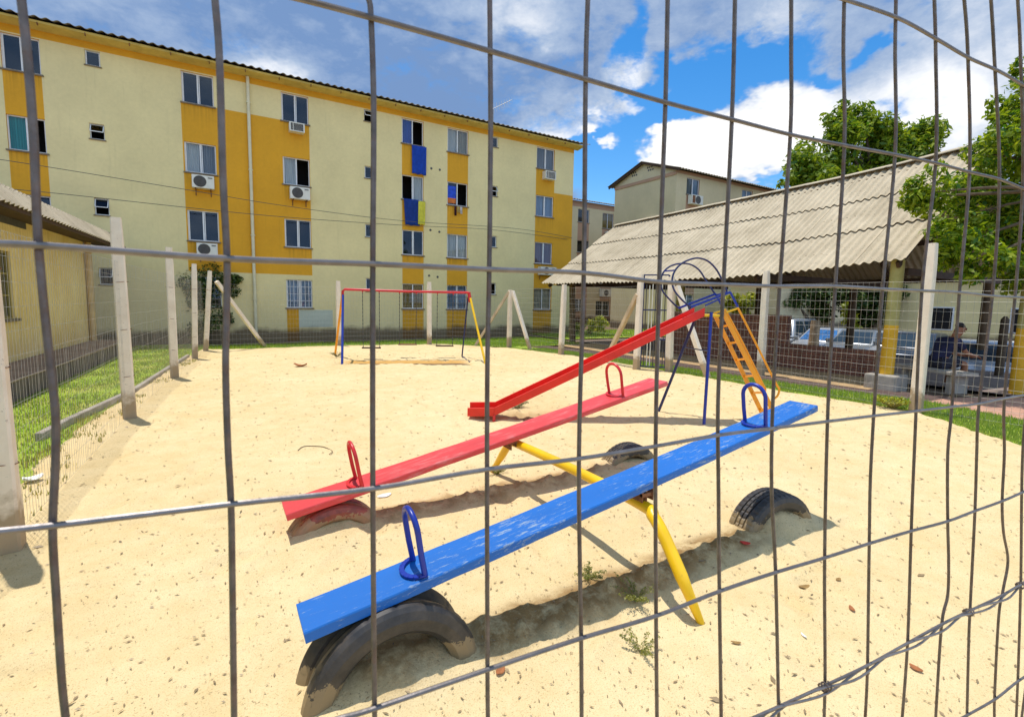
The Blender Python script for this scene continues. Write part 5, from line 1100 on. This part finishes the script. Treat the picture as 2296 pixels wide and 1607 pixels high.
# ------------------------------------------------------------------ cars
glassd=simple('car_glass',(.03,.05,.07),.06,.1,3,0,spec=.8); glassb=simple('blue_sunshade_glass',(.04,.14,.34),.10,.5,7,0,spec=.8); tyre_m=simple('car_tyre',(.02,.02,.02),.8,.1,3,0); lampm=simple('headlamp',(.7,.7,.68),.1,.05,3,0,spec=.8); black=simple('black_trim',(.02,.02,.02),.5,.1,3,0)
def car(paint,loc,rot,label,glass=glassd,van=False):
    r=empty('parked_car',(0,0,0),label,'car','cars parked beyond the shelter'); W=.82; hr=1.42 if not van else 1.72
    lower=[(-2.0,.30),(-2.05,.55),(-1.98,.72),(-1.15,.88),(1.75,.93),(1.95,.80),(1.98,.45),(1.9,.28)]
    cab=[(-1.12,.87),(-.42,hr-.04),(-.1,hr),(1.0,hr-.02),(1.35,hr-.12),(1.78,.92)]
    if van: cab=[(-1.5,.87),(-.85,hr-.05),(-.5,hr),(1.5,hr),(1.75,hr-.1),(1.88,.92)]
    bm=bmesh.new()
    def loft(prof,wf):
        L_=[];R_=[]
        for (x,z) in prof: wv_=wf(x,z); L_.append(bm.verts.new((x,-wv_,z))); R_.append(bm.verts.new((x,wv_,z)))
        n=len(prof)
        for i in range(n): j=(i+1)%n; bm.faces.new((L_[i],L_[j],R_[j],R_[i]))
        bm.faces.new(L_[::-1]); bm.faces.new(R_)
    loft(lower,lambda x,z: W-.10*max(0,(abs(x)-1.5))**1.5*1.2-(.03 if z<.4 else 0)); loft(cab,lambda x,z: W-.03-.22*max(0,(z-.9)/.55))
    bmesh.ops.recalc_face_normals(bm,faces=bm.faces); me=bpy.data.meshes.new('body'); bm.to_mesh(me); bm.free(); me.materials.append(paint)
    o=bpy.data.objects.new('body',me); col.objects.link(o); o.parent=r; bv=o.modifiers.new('bevel','BEVEL'); bv.width=.05; bv.segments=3; me.polygons.foreach_set('use_smooth',[True]*len(me.polygons))
    def quad(nm,P,mt): b=MB(); b.face(P); return b.build(nm,mt,r)
    def wf(z): return W-.03-.22*max(0,(z-.9)/.55)
    c0,c1,c4,c5=cab[0],cab[1],cab[-2],cab[-1]
    def lerp2(p,q,t,o=0.): return (p[0]+(q[0]-p[0])*t,p[1]+(q[1]-p[1])*t)
    a=lerp2(c0,c1,.1);e=lerp2(c0,c1,.93); n_=V((-(c1[1]-c0[1]),0,(c1[0]-c0[0]))).normalized()*.012
    if n_.x>0: n_=-n_
    quad('windscreen',[V((a[0],-wf(a[1])+.09,a[1]))+n_,V((a[0],wf(a[1])-.09,a[1]))+n_,V((e[0],wf(e[1])-.09,e[1]))+n_,V((e[0],-wf(e[1])+.09,e[1]))+n_],glass)
    for s in (-1,1):
        for (xa,xb,xc,xd) in ((c0[0]+.32,-.0,-.05,c1[0]+.12),(.08,c5[0]-.25,c4[0]-.12,.08)):
            z0,z1=.95,hr-.12; y0,y1=s*(wf(z0)+.012),s*(wf(z1)+.012); quad('side_window',[(xa,y0,z0),(xb,y0,z0),(xc,y1,z1),(xd,y1,z1)],glassd)
        b=MB(); b.bar((-2.0,s*.58,.66),(-1.93,s*.60,.70),.30,.14,side=(0,1,0)); b.build('headlight',lampm,r,bevel=.02)
        b=MB(); b.box(-.98,-.82,s*(W+.02)-.06,s*(W+.02)+.12,.92,1.04); b.build('wing_mirror',paint,r,bevel=.02)
        for x in (-1.28,1.22):
            b=MB(); b.tube([(x,s*(W-.16),.31),(x,s*(W+.015),.31)],.31,18); wo_=b.build('wheel',tyre_m,r,smooth=True); b=MB(); b.tube([(x,s*(W+.0),.31),(x,s*(W+.022),.31)],.19,14); b.build('rim',lampm,wo_,smooth=True)
    b=MB(); b.box(-2.065,-2.0,-.55,.55,.40,.52); b.build('grille',black,r)
    r.location=V(loc); r.rotation_euler=(0,0,rot)
    return r
silver=simple('silver_paint',(.48,.50,.53),.25,.05,3,0,metal=.5); white=simple('white_car_paint',(.72,.73,.72),.3,.05,3,0); grey=simple('grey_car_paint',(.25,.27,.29),.25,.05,3,0,metal=.5); dkb=simple('dark_car_paint',(.04,.05,.07),.25,.05,3,0,metal=.3)
def carpos(x,X_): p=atX(x,760,X_); return (p.x,p.y,-.72)
for (x,X_,pt,gl_,vn,lab,rt_) in ((1772,24.5,silver,glassd,True,'silver van parked at the left end of the row beyond the shelter',.1),(1855,22.6,silver,glassb,False,'silver car with blue windscreen shade behind the low brick wall',.12),(1932,22.6,grey,glassd,False,'grey car with dark windscreen next to the blue shaded silver car',.08),(1990,22.8,silver,glassd,False,'pale silver car just left of the yellow post',.05),(2058,22.6,dkb,glassd,False,'dark car half hidden between yellow post and white fence post',.1),(2212,19.2,silver,glassd,False,'silver car behind the dark wooden post at right, nearest of the parked cars',.25),(2330,19.6,white,glassd,False,'pale car at the right edge behind the wire fence',.25)):
    car(pt,carpos(x,X_),rt_,lab,gl_,vn)
# ------------------------------------------------------------------ person sitting bent forward beyond the right fence
skin=simple('skin',(.30,.13,.07),.6,.1,8,0); shirt=simple('navy_shirt',(.012,.014,.05),.85,.25,12,.2,50); shorts=simple('dark_shorts',(.02,.02,.035),.85,.2,12,0); hairm=simple('dark_hair',(.012,.009,.008),.6,.2,40,.3)
PB=V((12.55,4.05,0)); pf=V((math.cos(R(-31)),math.sin(R(-31)),0)); ps=V((-pf.y,pf.x,0))
pe=empty('person',PB,'person in a navy shirt sitting bent forward beside the large right fence post','person')
def P3(f,s,z): return PB+pf*f+ps*s+V((0,0,z))
def skin_obj(name,joints,edges,mat,sub=2,root=0):
    me=bpy.data.meshes.new(name); me.from_pydata([tuple(V(j[0])-PB) for j in joints],edges,[]); o=bpy.data.objects.new(name,me); col.objects.link(o); o.parent=pe
    sk=o.modifiers.new('skin','SKIN'); 
    if not me.skin_vertices: me.skin_vertices.new() if hasattr(me.skin_vertices,'new') else None
    bpy.context.view_layer.update()
    for i,j in enumerate(joints):
        sv=me.skin_vertices[0].data[i]; sv.radius=(j[1],j[2] if len(j)>2 else j[1]); sv.use_root=(i==root)
    ss_=o.modifiers.new('sub','SUBSURF'); ss_.levels=sub; ss_.render_levels=sub; me.materials.append(mat); return o
J=[(P3(0,0,.50),.15,.12),(P3(.12,0,.72),.13,.11),(P3(.26,0,.92),.14,.11),(P3(.33,0,1.02),.06),(P3(.40,0,1.12),.075,.09),(P3(.45,0,1.22),.085,.10),(P3(.46,0,1.30),.06),
   (P3(.24,.19,.95),.06),(P3(.40,.24,.72),.045),(P3(.66,.14,.66),.036),(P3(.73,.10,.65),.03),(P3(.24,-.19,.95),.06),(P3(.40,-.24,.72),.045),(P3(.66,-.12,.66),.036),(P3(.73,-.08,.65),.03),
   (P3(.06,.11,.50),.095),(P3(.46,.16,.52),.068),(P3(.44,.15,.28),.052),(P3(.40,.15,.07),.038),(P3(.56,.17,.035),.035),(P3(.06,-.11,.50),.095),(P3(.46,-.16,.52),.068),(P3(.46,-.15,.28),.052),(P3(.42,-.15,.07),.038),(P3(.58,-.17,.035),.035)]
E_=[(0,1),(1,2),(2,3),(3,4),(4,5),(5,6),(2,7),(7,8),(8,9),(9,10),(2,11),(11,12),(12,13),(13,14),(0,15),(15,16),(16,17),(17,18),(18,19),(0,20),(20,21),(21,22),(22,23),(23,24)]
for s,h in ((1,10),(-1,14)):
    hb=J[h][0]
    for k,(ds,ln) in enumerate(((.028,.075),(.010,.085),(-.008,.08),(-.026,.06))):
        i=len(J); J.append((hb+pf*.05+ps*ds,.010)); J.append((hb+pf*(.05+ln*.6)+ps*ds-V((0,0,.02)),.009)); J.append((hb+pf*(.05+ln*.85)+ps*ds-V((0,0,.05)),.008)); E_+=[(h,i),(i,i+1),(i+1,i+2)]
    i=len(J); J.append((hb+pf*.03-ps*s*.045,.011)); J.append((hb+pf*.06-ps*s*.055-V((0,0,.015)),.009)); E_+=[(h,i),(i,i+1)]
skin_obj('body',J,E_,skin)
skin_obj('shirt',[(P3(-.01,0,.47),.17,.14),(P3(.11,0,.72),.152,.13),(P3(.25,0,.92),.16,.13),(P3(.31,0,.99),.085),(P3(.24,.2,.945),.082),(P3(.35,.235,.79),.066),(P3(.24,-.2,.945),.082),(P3(.35,-.235,.79),.066)],[(0,1),(1,2),(2,3),(2,4),(4,5),(2,6),(6,7)],shirt)
skin_obj('shorts',[(P3(-.01,0,.49),.165,.135),(P3(.08,.115,.505),.115),(P3(.40,.155,.525),.092),(P3(.08,-.115,.505),.115),(P3(.40,-.155,.525),.092)],[(0,1),(1,2),(0,3),(3,4)],shorts)
skin_obj('hair',[(P3(.405,0,1.21),.085,.095),(P3(.435,0,1.285),.088,.10),(P3(.47,0,1.315),.06)],[(0,1),(1,2)],hairm)
for s in (-1,1):
    b=MB(); c=P3(.535,s*.034,1.215); b.tube([c-pf*.006,c+pf*.006],.011,8); b.build('eye',black,pe)
b=MB(); c=P3(.545,0,1.185); b.tube([c+V((0,0,.03))-pf*.02,c+pf*.02],[.008,.016],7); b.build('nose',skin,pe,smooth=True)
b=MB(); c=P3(.525,0,1.145); b.bar(c-ps*.026,c+ps*.026,.01,.012); b.build('mouth',simple('lips',(.25,.07,.05),.6,.1,5,0),pe)
bn=empty('bench',PB+V((-.02,0,0)),'low concrete bench under the sitting person behind the fence','bench'); b=MB()
b.hexa([PB+pf*a+ps*c+V((0,0,z)) for z in (.33,.40) for a,c in ((-.25,-.75),(.2,-.75),(.2,.75),(-.25,.75))]); b.build('seat',M['grey_conc'],bn,bevel=.01)
for s in (-.55,.55): b=MB(); b.hexa([PB+pf*a+ps*(s+c)+V((0,0,z)) for z in (-.02,.328) for a,c in ((-.18,-.06),(.14,-.06),(.14,.06),(-.18,.06))]); b.build('leg',M['grey_conc'],bn)
